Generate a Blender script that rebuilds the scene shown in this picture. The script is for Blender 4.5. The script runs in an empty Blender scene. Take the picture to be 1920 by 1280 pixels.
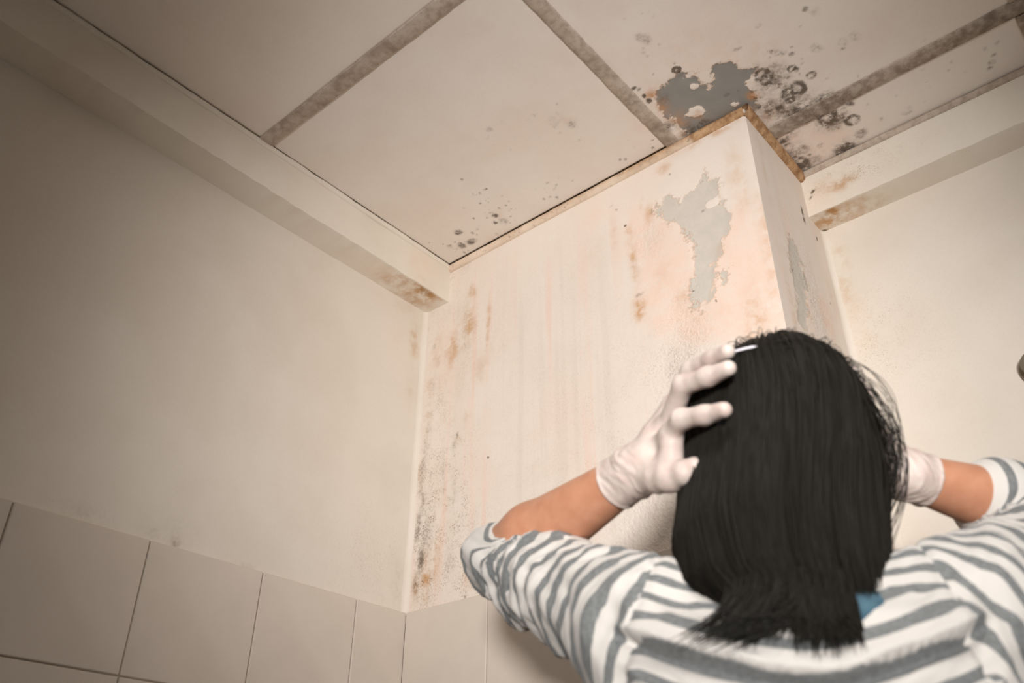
import bpy, math, random
import numpy as np
from mathutils import Vector, Matrix

random.seed(7)
RNG = np.random.default_rng(7)
scene = bpy.context.scene
COL = scene.collection

# ------------------------------------------------------------------ camera
CAM = np.array([0.0, 0.0, 1.14])
F_PX = 1625.64                                   # focal length in pixels of a 1920 wide frame
YAW, PITCH, ROLL = (math.radians(a) for a in (-40.802, 32.174, 0.4686))
_fwd = np.array([math.sin(YAW) * math.cos(PITCH), math.cos(YAW) * math.cos(PITCH), math.sin(PITCH)])
_rt = np.array([math.cos(YAW), -math.sin(YAW), 0.0])
_up = np.cross(_rt, _fwd)
_r2 = _rt * math.cos(ROLL) + _up * math.sin(ROLL)
_u2 = -_rt * math.sin(ROLL) + _up * math.cos(ROLL)
cd = bpy.data.cameras.new('camera')
cam = bpy.data.objects.new('camera', cd)
COL.objects.link(cam)
cd.sensor_width = 36.0
cd.lens = F_PX / 1920 * 36.0
cd.clip_start = 0.01
M = Matrix.Identity(4)
for i in range(3):
    M[i][0], M[i][1], M[i][2], M[i][3] = _r2[i], _u2[i], -_fwd[i], CAM[i]
cam.matrix_world = M
cd.dof.use_dof = True
cd.dof.focus_distance = 1.6
cd.dof.aperture_fstop = 4.5
scene.camera = cam

# ------------------------------------------------------------------ world, lights, exposure
world = bpy.data.worlds.new('world')
scene.world = world
world.use_nodes = True
bg = world.node_tree.nodes['Background']
bg.inputs[0].default_value = (1.0, 0.975, 0.94, 1)
bg.inputs[1].default_value = 0.07

def spot(name, loc, aim, energy, size, blend, radius, color):
    d = bpy.data.lights.new(name, 'SPOT')
    d.energy = energy; d.spot_size = math.radians(size); d.spot_blend = blend
    d.shadow_soft_size = radius; d.color = color
    o = bpy.data.objects.new(name, d)
    COL.objects.link(o)
    o.location = loc
    o.rotation_euler = (Vector(aim) - Vector(loc)).to_track_quat('-Z', 'Y').to_euler()
    return o
spot('vignette_spot', (0.85, -1.30, 1.24), (-0.70, 1.12, 1.88), 365, 39, 1.0, 0.15, (1.0, 0.965, 0.935))  # added spot, no lamp of the room; its soft cone imitates a vignette

def area(name, loc, aim, energy, size, color, spread):
    d = bpy.data.lights.new(name, 'AREA')
    d.energy = energy; d.size = size; d.color = color; d.spread = math.radians(spread)
    o = bpy.data.objects.new(name, d)
    COL.objects.link(o)
    o.location = loc
    o.rotation_euler = (Vector(aim) - Vector(loc)).to_track_quat('-Z', 'Y').to_euler()
    return o
area('ceiling_lamp', (0.10, 0.20, 2.32), (-0.20, 0.74, 1.2), 3.2, 0.30, (1.0, 0.96, 0.92), 110)

vs = scene.view_settings
vs.view_transform = 'Standard'
vs.look = 'None'
vs.exposure = 0.0
vs.gamma = 1.0
vs.use_curve_mapping = False

# ------------------------------------------------------------------ helpers
def lin(r, g, b):
    f = lambda c: (c / 12.92) if c <= 0.04045 else ((c + 0.055) / 1.055) ** 2.4
    return (f(r / 255), f(g / 255), f(b / 255), 1.0)

def tag(o, label, cat, group=None, kind=None):
    o['label'] = label
    o['category'] = cat
    if group: o['group'] = group
    if kind: o['kind'] = kind
    return o

def mesh_obj(name, verts, faces, mat, parent=None, smooth=False, attrs=None):
    me = bpy.data.meshes.new(name)
    v = np.asarray(verts, dtype=np.float32)
    fa = faces
    if isinstance(fa, np.ndarray):
        n, k = fa.shape
        me.vertices.add(len(v)); me.vertices.foreach_set('co', v.ravel())
        me.loops.add(n * k); me.loops.foreach_set('vertex_index', fa.astype(np.int32).ravel())
        me.polygons.add(n)
        me.polygons.foreach_set('loop_start', np.arange(0, n * k, k, dtype=np.int32))
        me.polygons.foreach_set('loop_total', np.full(n, k, dtype=np.int32))
        me.update(calc_edges=True)
    else:
        me.from_pydata(v.tolist(), [], fa)
    if smooth:
        me.polygons.foreach_set('use_smooth', np.ones(len(me.polygons), dtype=bool))
    if attrs:
        for k_, a in attrs.items():
            at = me.attributes.new(k_, 'FLOAT', 'POINT')
            at.data.foreach_set('value', np.asarray(a, dtype=np.float32).ravel())
    me.validate()
    me.update()
    if mat: me.materials.append(mat)
    o = bpy.data.objects.new(name, me)
    COL.objects.link(o)
    if parent: o.parent = parent
    return o

def empty(name, loc, rz=0.0):
    o = bpy.data.objects.new(name, None)
    COL.objects.link(o)
    o.location = loc
    o.rotation_euler = (0, 0, rz)
    o.empty_display_size = 0.1
    return o

def bevel_box(x0, x1, y0, y1, z0, z1, b=0.001):
    """box with chamfered edges: 24 verts, faces"""
    cx, cy, cz = (x0 + x1) / 2, (y0 + y1) / 2, (z0 + z1) / 2
    h = ((x1 - x0) / 2, (y1 - y0) / 2, (z1 - z0) / 2)
    vs_, idx = [], {}
    for sx in (-1, 1):
        for sy in (-1, 1):
            for sz in (-1, 1):
                s = (sx, sy, sz)
                for a in range(3):
                    p = [s[i] * (h[i] - (0 if i == a else b)) for i in range(3)]
                    idx[(s, a)] = len(vs_)
                    vs_.append((cx + p[0], cy + p[1], cz + p[2]))
    fs = []
    for a in range(3):
        o1, o2 = (a + 1) % 3, (a + 2) % 3
        for sg in (-1, 1):
            q = []
            for (p1, p2) in ((-1, -1), (1, -1), (1, 1), (-1, 1)):
                s = [0, 0, 0]; s[a] = sg; s[o1] = p1; s[o2] = p2
                q.append(idx[(tuple(s), a)])
            fs.append(q if sg > 0 else q[::-1])
        # edges along axis a
        for p1 in (-1, 1):
            for p2 in (-1, 1):
                s0 = [0, 0, 0]; s0[a] = -1; s0[o1] = p1; s0[o2] = p2
                s1 = list(s0); s1[a] = 1
                q = [idx[(tuple(s0), o1)], idx[(tuple(s1), o1)], idx[(tuple(s1), o2)], idx[(tuple(s0), o2)]]
                fs.append(q if p1 * p2 < 0 else q[::-1])
    for s in [(a_, b_, c_) for a_ in (-1, 1) for b_ in (-1, 1) for c_ in (-1, 1)]:
        q = [idx[(s, 0)], idx[(s, 1)], idx[(s, 2)]]
        fs.append(q if s[0] * s[1] * s[2] > 0 else q[::-1])
    return vs_, fs

# ---- numpy value noise
_T = RNG.random((64, 64, 64)).astype(np.float32)
def vnoise(p):
    p = np.asarray(p, dtype=np.float64)
    i = np.floor(p).astype(int); f = p - i; f = f * f * (3 - 2 * f)
    i0 = i & 63; i1 = (i + 1) & 63
    x0, y0, z0 = i0[..., 0], i0[..., 1], i0[..., 2]
    x1, y1, z1 = i1[..., 0], i1[..., 1], i1[..., 2]
    fx, fy, fz = f[..., 0], f[..., 1], f[..., 2]
    def L(a, b, t): return a + (b - a) * t
    return L(L(L(_T[x0, y0, z0], _T[x1, y0, z0], fx), L(_T[x0, y1, z0], _T[x1, y1, z0], fx), fy),
             L(L(_T[x0, y0, z1], _T[x1, y0, z1], fx), L(_T[x0, y1, z1], _T[x1, y1, z1], fx), fy), fz)
def fbm(p, oct_=4):
    p = np.asarray(p, dtype=np.float64)
    s, a, t = 0, 1.0, 0.0
    for k in range(oct_):
        s = s + a * (vnoise(p * 2 ** k + 17.3 * k) - 0.5); t += a; a *= 0.5
    return s / t * 2

# ------------------------------------------------------------------ material helper
class NT:
    def __init__(self, name):
        self.m = bpy.data.materials.new(name)
        self.m.use_nodes = True
        self.t = self.m.node_tree
        self.b = self.t.nodes['Principled BSDF']
        self._co = None
    def link(self, a, b): self.t.links.new(a, b)
    def put(self, sock, v):
        if hasattr(v, 'links') or hasattr(v, 'is_linked'): self.link(v, sock)
        elif isinstance(v, (int, float)):
            try: sock.default_value = v
            except TypeError: sock.default_value = (v, v, v, 1)
        else: sock.default_value = v
    def co(self, scale=None):
        if self._co is None:
            self._co = self.t.nodes.new('ShaderNodeTexCoord').outputs['Object']
        if scale is None: return self._co
        n = self.t.nodes.new('ShaderNodeMapping')
        self.link(self._co, n.inputs[0]); n.inputs['Scale'].default_value = scale
        return n.outputs[0]
    def noise(self, scale, detail=4, rough=0.55, vec=None, dist=0.0):
        n = self.t.nodes.new('ShaderNodeTexNoise')
        self.link(vec if vec is not None else self.co(), n.inputs['Vector'])
        n.inputs['Scale'].default_value = scale; n.inputs['Detail'].default_value = detail
        n.inputs['Roughness'].default_value = rough; n.inputs['Distortion'].default_value = dist
        return n.outputs['Fac']
    def vor(self, scale, vec=None):
        n = self.t.nodes.new('ShaderNodeTexVoronoi')
        self.link(vec if vec is not None else self.co(), n.inputs['Vector'])
        n.inputs['Scale'].default_value = scale
        return n.outputs['Distance']
    def math(self, op, a, b=0.0, clamp=False):
        n = self.t.nodes.new('ShaderNodeMath'); n.operation = op; n.use_clamp = clamp
        self.put(n.inputs[0], a); self.put(n.inputs[1], b)
        return n.outputs[0]
    def step(self, v, lo, hi):
        n = self.t.nodes.new('ShaderNodeMapRange'); n.interpolation_type = 'SMOOTHSTEP'
        self.put(n.inputs[0], v); n.inputs[1].default_value = lo; n.inputs[2].default_value = hi
        return n.outputs[0]
    def mix(self, fac, a, b):
        n = self.t.nodes.new('ShaderNodeMix'); n.data_type = 'RGBA'
        self.put(n.inputs[0], fac); self.put(n.inputs[6], a); self.put(n.inputs[7], b)
        return n.outputs[2]
    def attr(self, name):
        n = self.t.nodes.new('ShaderNodeAttribute'); n.attribute_name = name
        return n.outputs['Fac']
    def bump(self, h, strength, dist=0.002):
        n = self.t.nodes.new('ShaderNodeBump')
        n.inputs['Strength'].default_value = strength; n.inputs['Distance'].default_value = dist
        self.put(n.inputs['Height'], h)
        self.link(n.outputs[0], self.b.inputs['Normal'])
    def out(self, col=None, rough=None, spec=None, **kw):
        if col is not None: self.put(self.b.inputs['Base Color'], col)
        if rough is not None: self.put(self.b.inputs['Roughness'], rough)
        if spec is not None: self.put(self.b.inputs['Specular IOR Level'], spec)
        for k, v in kw.items(): self.put(self.b.inputs[k.replace('_', ' ')], v)
        return self.m

def plaster(name, base, alt, pink, rust, grey, mold, rough_amt=0.25, fine=1.0):
    """painted plaster or board; damp marks come from the mesh's own mask attributes"""
    n = NT(name)
    n1 = n.noise(7, 5); n2 = n.noise(38, 6, 0.62); n3 = n.noise(150, 5, 0.6)
    nst = n.noise(1.0, 5, 0.6, n.co((48, 48, 1.5)))
    nst2 = n.noise(1.0, 4, 0.6, n.co((18, 18, 0.8)))
    col = n.mix(n.step(n1, 0.35, 0.7), base, alt)
    # pale pink damp bloom
    a = n.math('ADD', n.attr('pink'), n.math('MULTIPLY', n.math('SUBTRACT', n1, 0.5), 0.9))
    a = n.math('MULTIPLY', n.step(a, 0.12, 0.95), n.math('ADD', 0.35, n.math('MULTIPLY', n.step(n2, 0.32, 0.68), 0.6)))
    col = n.mix(a, col, pink)
    # water runs
    st = n.math('ADD', n.math('MULTIPLY', nst, 0.5), n.math('MULTIPLY', nst2, 0.5))
    sk = n.attr('streak')
    col = n.mix(n.math('MULTIPLY', n.step(st, 0.5, 0.66), n.math('MULTIPLY', sk, 0.9)), col, lin(233, 205, 190))
    col = n.mix(n.math('MULTIPLY', n.step(st, 0.5, 0.36), n.math('MULTIPLY', sk, 0.30)), col, lin(210, 197, 182))
    # exposed grey skim
    g = n.math('ADD', n.attr('grey'), n.math('ADD', n.math('MULTIPLY', n.math('SUBTRACT', n2, 0.5), 1.15), n.math('MULTIPLY', n.math('SUBTRACT', n3, 0.5), 0.35)))
    gf = n.step(g, 0.47, 0.54)
    gcol = n.mix(n.step(n2, 0.3, 0.7), grey, tuple(c * 0.92 for c in grey[:3]) + (1,))
    col = n.mix(gf, col, gcol)
    rim = n.math('MULTIPLY', n.step(g, 0.40, 0.485), n.step(g, 0.56, 0.50))
    col = n.mix(n.math('MULTIPLY', rim, 0.22), col, rust)
    # rust-brown seepage
    r = n.math('MULTIPLY', n.attr('rust'), n.math('ADD', 0.12, n.math('ADD', n.math('MULTIPLY', n.step(n2, 0.33, 0.66), 0.6), n.math('MULTIPLY', n.step(nst2, 0.35, 0.65), 0.35))))
    col = n.mix(n.step(r, 0.02, 0.8), col, rust)
    # mould
    mo = n.math('ADD', n.math('MULTIPLY', n.step(n3, 0.32, 0.68), 0.75), n.math('MULTIPLY', n.step(n2, 0.33, 0.66), 0.75))
    m = n.math('MULTIPLY', n.attr('mold'), n.math('ADD', 0.22, mo))
    col = n.mix(n.math('MULTIPLY', n.step(m, 0.04, 1.1), 0.9), col, mold)
    # tiny specks
    v = n.vor(210)
    sp = n.math('MULTIPLY', n.step(v, 0.26, 0.14), n.math('MULTIPLY', n.attr('speck'), n.step(n2, 0.46, 0.58)))
    col = n.mix(sp, col, mold)
    gr = n.noise(330, 4, 0.7)
    grain = n.math('ADD', 0.04, n.math('MULTIPLY', n.math('ADD', n.math('MULTIPLY', n.attr('speck'), 0.42), n.math('MULTIPLY', sk, 0.07)), n.step(n2, 0.35, 0.6)))
    col = n.mix(n.math('MULTIPLY', grain, n.step(gr, 0.47, 0.64)), col, lin(160, 139, 120))
    h = n.math('ADD', n.math('MULTIPLY', n3, n.math('ADD', rough_amt, n.math('MULTIPLY', n.attr('rough'), 3.0))),
               n.math('ADD', n.math('MULTIPLY', n2, n.math('ADD', rough_amt * 0.5, n.math('MULTIPLY', n.attr('rough'), 2.2))), n.math('MULTIPLY', gf, -0.55)))
    n.bump(h, 0.55 * fine, 0.0022)
    return n.out(col, 0.85, 0.2)

M_WALL = plaster('painted_wall', lin(226, 217, 205), lin(221, 211, 198), lin(228, 210, 194), lin(196, 158, 112), lin(205, 198, 188), lin(120, 104, 86), 0.22)
M_PIL = plaster('damp_wall', lin(231, 220, 209), lin(228, 215, 203), lin(237, 210, 193), lin(198, 152, 104), lin(211, 203, 192), lin(104, 86, 70), 0.25)
M_CEIL = plaster('ceiling_board', lin(238, 229, 219), lin(234, 223, 212), lin(235, 215, 202), lin(196, 144, 98), lin(150, 147, 142), lin(84, 70, 58), 0.06, 0.8)
M_BEAM = plaster('painted_beam', lin(230, 222, 209), lin(225, 215, 201), lin(230, 212, 196), lin(186, 138, 84), lin(190, 182, 170), lin(98, 82, 66), 0.18)

def batten_mat():
    n = NT('dirty_batten')
    n2 = n.noise(70, 6, 0.65); n3 = n.noise(14, 4)
    c = n.mix(n.step(n2, 0.35, 0.7), lin(197, 182, 167), lin(168, 151, 135))
    c = n.mix(n.math('MULTIPLY', n.step(n3, 0.5, 0.75), 0.5), c, lin(140, 120, 104))
    c = n.mix(n.math('MULTIPLY', n.math('MULTIPLY', n.attr('mold'), n.math('ADD', 0.35, n.math('MULTIPLY', n.step(n2, 0.3, 0.7), 0.5))), 0.8), c, lin(92, 78, 66))
    n.bump(n2, 0.4, 0.0015)
    return n.out(c, 0.9, 0.15)
M_BATTEN = batten_mat()

def rusty_trim():
    n = NT('rust_stained_trim')
    n2 = n.noise(55, 6, 0.65); n3 = n.noise(9, 4)
    c = n.mix(n.step(n2, 0.3, 0.72), lin(198, 162, 124), lin(140, 102, 70))
    c = n.mix(n.math('MULTIPLY', n.step(n3, 0.45, 0.62), n.attr('clean')), c, lin(226, 208, 188))
    c = n.mix(n.math('MULTIPLY', n.attr('clean'), 0.8), c, lin(226, 206, 186))
    c = n.mix(n.math('MULTIPLY', n.step(n.noise(120, 4), 0.6, 0.72), 0.5), c, lin(92, 70, 52))
    n.bump(n2, 0.5, 0.0015)
    return n.out(c, 0.85, 0.2)
M_TRIM = rusty_trim()

def simple(name, col, rough=0.8, spec=0.3, bump=None, var=0.0, **kw):
    n = NT(name)
    c = col
    if var:
        c = n.mix(n.step(n.noise(12, 4), 0.3, 0.7), col, tuple(x * (1 - var) for x in col[:3]) + (1,))
    if bump: n.bump(n.noise(bump[0], 4), bump[1], bump[2])
    return n.out(c, rough, spec, **kw)
M_TILE = simple('glazed_wall_tile', lin(214, 202, 189), 0.22, 0.35, (5, 0.12, 0.003), 0.05)
M_GROUT = simple('tile_grout', lin(196, 181, 163), 0.95, 0.1, (160, 0.3, 0.001), 0.1)
M_DARK = simple('ceiling_void', lin(52, 44, 38), 0.95, 0.05)
M_FLOOR = simple('floor_tile', lin(150, 138, 122), 0.4, 0.3, None, 0.08)
M_FIX = simple('dark_fixture', lin(128, 118, 102), 0.5, 0.3)

# ------------------------------------------------------------------ room dimensions (metres)
ZC = 2.35
XW, XL = -1.226, -1.155          # left wall, face of the boxed beam on it
YB = 1.1194                      # face of the boxed-out damp wall
XC = -0.4095                     # its outer corner
YR, YW = 1.3498, 1.4112          # face of right beam, right-hand wall
ZBL, ZBR = 2.251, 2.2404         # undersides of the two beams
ZT = 1.5735                      # top of the wall tiles
BAT_X = (-0.570, -0.5426)
BAT_Y1 = (0.590, 0.619)
BAT_Y2 = (1.191, 1.225)
Y0, X1 = -0.85, 1.10             # where the built part of the room ends

def ray(px, py):
    d = _r2 * ((px - 960) / F_PX) + _u2 * ((640 - py) / F_PX) + _fwd
    return d
def hit(px, py, ax, v):
    d = ray(px, py)
    return CAM + d * ((v - CAM[ax]) / d[ax])
# surfaces: name -> (axis, value, (u axis, v axis))
SURF = {'front': (1, YB, (0, 2)), 'side': (0, XC, (1, 2)), 'ceil': (2, ZC, (0, 1)), 'left': (0, XW, (1, 2)),
        'right': (1, YW, (0, 2)), 'beamL': (0, XL, (1, 2)), 'beamLu': (2, ZBL, (0, 1)), 'beamR': (1, YR, (0, 2)), 'beamRu': (2, ZBR, (0, 1))}
FE = {k: [] for k in SURF}
def blob(s, attr, px, py, ru, rv, st=1.0, sharp=2):
    ax, v, uv = SURF[s]; p = hit(px, py, ax, v)
    FE[s].append(('b', attr, p[uv[0]], p[uv[1]], ru, rv, st, sharp))
def poly(s, attr, pts, feather, st=1.0):
    ax, v, uv = SURF[s]
    q = [hit(a, b, ax, v) for a, b in pts]
    FE[s].append(('p', attr, np.array([[a[uv[0]], a[uv[1]]] for a in q]), feather, st))
ATT = ('pink', 'rust', 'grey', 'mold', 'rough', 'streak', 'speck')
def eval_feats(s, u, v, warp=0.012, wf=14):
    out = {a: np.zeros_like(u) for a in ATT}
    q = np.stack([u * wf, v * wf, np.full_like(u, 3.7 + len(s))], -1)
    du, dv = fbm(q, 3) * warp, fbm(q + 31.7, 3) * warp
    uu, vv = u + du, v + dv
    for f in FE[s]:
        if f[0] == 'b':
            _, at, cu, cv, ru, rv, st, sh = f
            d = np.sqrt(((uu - cu) / ru) ** 2 + ((vv - cv) / rv) ** 2)
            w = st * np.exp(-d ** sh) if sh > 0 else st * (np.exp(-((d - 0.72) / 0.28) ** 2) + 0.35 * np.exp(-d ** 4))
        else:
            _, at, P, fe, st = f
            inside = np.zeros(u.shape, bool); dist = np.full(u.shape, 9.0)
            n = len(P)
            for i in range(n):
                a, b = P[i], P[(i + 1) % n]
                e = b - a
                t = np.clip(((uu - a[0]) * e[0] + (vv - a[1]) * e[1]) / max(e @ e, 1e-12), 0, 1)
                dist = np.minimum(dist, np.hypot(uu - a[0] - t * e[0], vv - a[1] - t * e[1]))
                c = ((a[1] > vv) != (b[1] > vv)) & (uu < (b[0] - a[0]) * (vv - a[1]) / (b[1] - a[1] + 1e-12) + a[0])
                inside ^= c
            sd = np.where(inside, dist, -dist)
            w = st * np.clip(sd / fe * 0.5 + 0.5, 0, 1)
        if st < 0: out[at] = np.clip(out[at] + w, 0, None)
        elif at in ('grey', 'mold', 'rust'): out[at] = np.maximum(out[at], w)
        else: out[at] = out[at] + w
    for a in out: out[a] = np.clip(out[a], 0, 1.3)
    return out

# ------------------------------------------------------------------ damp marks and dark smudges (placed on the surfaces where they sit)
def cluster(s, attr, px, py, spread, n, rmin, rmax, st=0.8, seed=0):
    r = random.Random(seed + int(px) * 31 + int(py))
    ax, v, uv = SURF[s]; p = hit(px, py, ax, v)
    for _ in range(n):
        a = r.gauss(0, 1) * spread; b = r.gauss(0, 1) * spread
        q = rmin + (rmax - rmin) * r.random() ** 2
        FE[s].append(('b', attr, p[uv[0]] + a, p[uv[1]] + b, q, q * r.uniform(0.7, 1.2), st * r.uniform(0.6, 1.2), 3))

# ceiling: the bare grey patch where the paint has come off
poly('ceil', 'grey', [(1228, 190), (1240, 165), (1262, 146), (1290, 138), (1308, 150), (1316, 165), (1334, 164), (1338, 150), (1332, 135),
                      (1345, 122), (1372, 120), (1396, 130), (1420, 128), (1418, 145), (1408, 160), (1412, 182), (1425, 200), (1402, 206), (1392, 213),
                      (1350, 236), (1300, 252), (1283, 244), (1268, 226), (1246, 214)], 0.026, 1.0)
blob('ceil', 'grey', 1301, 168, 0.006, 0.006, -1.2)
blob('ceil', 'grey', 1306, 210, 0.019, 0.016, -0.9)
blob('ceil', 'grey', 1380, 195, 0.012, 0.010, -0.6)
for (x, y, r, s_) in [(1270, 225, .03, .5), (1240, 200, .02, .6), (1412, 178, .012, 1.1), (1305, 215, .022, .6), (1330, 240, .03, .55), (1222, 178, .014, .6),
                      (1440, 215, .03, .45), (1400, 205, .02, .5), (1380, 225, .03, .7), (1270, 255, .02, .7), (1460, 245, .03, .5), (1440, 100, .03, .25)]:
    blob('ceil', 'rust', x, y, r, r, s_)
for (x, y, r, s_) in [(1268, 131, .007, 1.2), (1245, 190, .016, .35), (1218, 188, .006, 1.4), (1209, 179, .004, 1.2), (1190, 165, .005, .9), (1200, 168, .004, .9),
                      (1472, 168, .010, 1.1), (1490, 176, .016, .75), (1496, 165, .014, .95), (1480, 188, .014, .9), (1463, 160, .008, .8), (1470, 180, .010, .9),
                      (1459, 203, .011, 1.0), (1465, 212, .016, .6), (1435, 140, .013, .75), (1445, 150, .011, .7), (1428, 132, .008, .6), (1500, 200, .035, .55),
                      (1525, 198, .03, .6), (1550, 185, .02, .6), (1488, 130, .007, .8), (1498, 132, .006, .8), (1524, 142, .007, .7), (1465, 102, .009, .7),
                      (1448, 100, .006, .7), (1455, 126, .010, .5), (1484, 106, .006, .6), (1530, 90, .012, .4), (1580, 80, .012, .35), (1605, 68, .012, .35), (1527, 25, .012, .3),
                      (1552, 222, .016, 1.0), (1565, 213, .012, .9), (1543, 232, .012, .85), (1575, 228, .012, .7), (1597, 229, .012, .75), (1592, 198, .007, .8), (1582, 208, .007, .7),
                      (1613, 253, .014, .55), (1590, 278, .018, .95), (1578, 288, .012, .8), (1600, 275, .012, .8), (1500, 300, .018, .8), (1492, 318, .016, 1.0), (1515, 304, .012, .95),
                      (1498, 285, .03, .5), (1474, 262, .009, .9), (1458, 273, .006, 1.4), (1476, 256, .008, .7), (1470, 300, .012, .6), (1710, 200, .01, .3), (1705, 210, .012, .35),
                      (1455, 255, .012, .6), (1395, 215, .02, .5), (1330, 232, .014, .8), (1312, 235, .010, .9), (1345, 228, .010, .7), (1290, 246, .012, .6), (1260, 262, .007, .7),
                      (1862, 120, .008, .6), (1868, 105, .006, .6), (1858, 130, .006, .5), (1872, 80, .005, .5), (1848, 92, .005, .4), (1210, 72, .012, .4), (1196, 68, .010, .4)]:
    ring = (x, y) in ((1268, 131), (1496, 165), (1435, 140), (1597, 229), (1552, 222), (1524, 142), (1488, 130), (1445, 150))
    blob('ceil', 'mold', x, y, r * (1.25 if ring else 1), r * (1.25 if ring else 1.05), s_, -1 if ring else 3)
cluster('ceil', 'mold', 1460, 130, 0.05, 30, .003, .007, .6)
cluster('ceil', 'mold', 1560, 240, 0.05, 18, .003, .007, .6)
cluster('ceil', 'mold', 1490, 310, 0.03, 16, .003, .008, .7)
cluster('ceil', 'mold', 1330, 240, 0.025, 16, .002, .005, .7)
cluster('ceil', 'mold', 1215, 75, 0.03, 12, .003, .006, .4)
cluster('ceil', 'mold', 1760, 130, 0.06, 30, .0025, .005, .4)
# ceiling: smaller board by the left beam
for (x, y, r, s_) in [(858, 435, .010, .85), (885, 450, .012, .75), (867, 459, .011, .75), (842, 462, .009, .55), (928, 418, .007, 1.2), (928, 403, .009, .7), (945, 415, .014, .45),
                      (912, 352, .004, .8), (901, 360, .004, .8), (903, 378, .004, .7), (890, 408, .003, .8), (914, 409, .003, .7), (1024, 371, .004, .7), (1035, 368, .004, .6), (1028, 340, .004, .5),
                      (1162, 299, .004, .6), (1173, 299, .004, .6), (1188, 277, .004, .5), (1225, 275, .004, .6), (920, 243, .008, .45), (1073, 232, .012, .45), (1045, 225, .02, .22), (930, 440, .006, .5)]:
    blob('ceil', 'mold', x, y, r, r, s_, 3)
cluster('ceil', 'mold', 930, 385, 0.045, 34, .002, .0045, .55)
cluster('ceil', 'mold', 865, 455, 0.03, 26, .002, .005, .6)
cluster('ceil', 'mold', 1035, 350, 0.02, 12, .002, .0045, .55)
cluster('ceil', 'mold', 1215, 265, 0.015, 10, .002, .004, .5)
cluster('ceil', 'mold', 1040, 232, 0.03, 16, .002, .005, .35)
cluster('ceil', 'mold', 920, 250, 0.02, 12, .002, .005, .35)
for (x, y, r, s_) in [(1073, 232, .018, .5), (1040, 225, .05, .12), (930, 400, .03, .25)]:
    blob('ceil', 'rust', x, y, r, r, s_)
for (x, y, r, s_) in [(1000, 260, .13, .28), (900, 250, .09, .2), (830, 400, .09, .5), (1150, 130, .12, .3), (1400, 100, .12, .5), (1540, 240, .1, .6), (1500, 290, .08, .6), (1200, 240, .06, .4),
                      (1300, 110, .1, .4), (950, 430, .08, .4), (1600, 60, .1, .2)]:
    blob('ceil', 'pink', x, y, r, r, s_)
# damp wall
poly('front', 'grey', [(1325, 318), (1345, 345), (1358, 385), (1360, 430), (1345, 470), (1333, 500), (1335, 545), (1322, 583), (1303, 580), (1297, 540), (1302, 490), (1295, 455), (1270, 425),
                       (1245, 412), (1232, 395), (1240, 375), (1270, 375), (1300, 360)], 0.036, 1.0)
poly('front', 'grey', [(1333, 505), (1365, 490), (1372, 520), (1366, 545), (1340, 550)], 0.02, .62)
blob('front', 'grey', 1330, 384, 0.012, 0.008, -1.1)
blob('front', 'grey', 1148, 383, 0.012, 0.010, .6)
for (x, y, ru, rv, s_) in [(1255, 470, .07, .10, 1.0), (1190, 430, .05, .07, .6), (1250, 560, .07, .06, .9), (1400, 480, .05, .16, .9), (1360, 470, .03, .03, .8), (1360, 560, .05, .06, .8),
                           (1300, 610, .06, .05, .6), (1120, 400, .05, .05, .5), (960, 480, .06, .04, .4), (1440, 560, .05, .1, .7), (860, 480, .05, .04, .4), (840, 640, .06, .12, .5),
                           (1020, 800, .10, .10, .4), (1100, 900, .08, .08, .4), (900, 900, .06, .1, .3)]:
    blob('front', 'pink', x, y, ru, rv, s_)
for (x, y, ru, rv, s_) in [(1195, 580, .016, .03, .85), (1190, 490, .012, .06, .6), (1182, 445, .012, .03, .5), (1220, 400, .014, .03, .55), (1205, 385, .008, .02, .6), (1150, 440, .014, .04, .35),
                           (1275, 560, .02, .03, .3), (1440, 500, .010, .16, .35), (1400, 350, .012, .10, .3), (1420, 590, .025, .06, .45), (1245, 315, .02, .015, .5), (1350, 470, .02, .02, .25),
                           (885, 555, .016, .035, .62), (878, 610, .026, .06, .62), (850, 655, .034, .06, .55), (915, 610, .007, .07, .6), (905, 690, .03, .05, .3), (870, 800, .02, .06, .35), (820, 660, .02, .06, .45), (800, 760, .014, .10, .5),
                           (800, 1080, .016, .05, .9), (815, 1050, .016, .05, .7), (780, 1105, .012, .03, .7), (860, 820, .012, .03, .4), (790, 900, .012, .08, .35), (880, 1080, .03, .04, .35),
                           (1100, 330, .12, .006, .3), (1340, 250, .1, .012, .5)]:
    blob('front', 'rust', x, y, ru, rv, s_)
for (x, y, ru, rv, s_) in [(857, 816, .004, .010, .75), (852, 840, .010, .02, .35), (795, 870, .010, .035, .45), (790, 930, .012, .05, .5), (785, 985, .012, .05, .55), (790, 1055, .010, .03, .75), (778, 1100, .012, .03, .55),
                           (815, 648, .006, .006, .7), (916, 856, .0025, .0025, 1.2), (1174, 423, .003, .003, 1.3), (1315, 396, .004, .002, 1.3), (1343, 567, .002, .002, 1.2), (1298, 547, .003, .002, .7), (1300, 570, .003, .002, .8),
                           (1106, 885, .004, .003, .6), (875, 1118, .003, .003, .9), (820, 560, .008, .03, .25), (1196, 552, .010, .004, .55), (1258, 325, .003, .003, .9), (1160, 394, .003, .003, .8), (1148, 380, .006, .003, .5),
                           (820, 700, .010, .06, .2), (850, 920, .012, .06, .25), (1010, 720, .01, .05, .1), (1080, 830, .02, .03, .12), (1170, 760, .03, .02, .12)]:
    blob('front', 'mold', x, y, ru, rv, s_)
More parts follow.
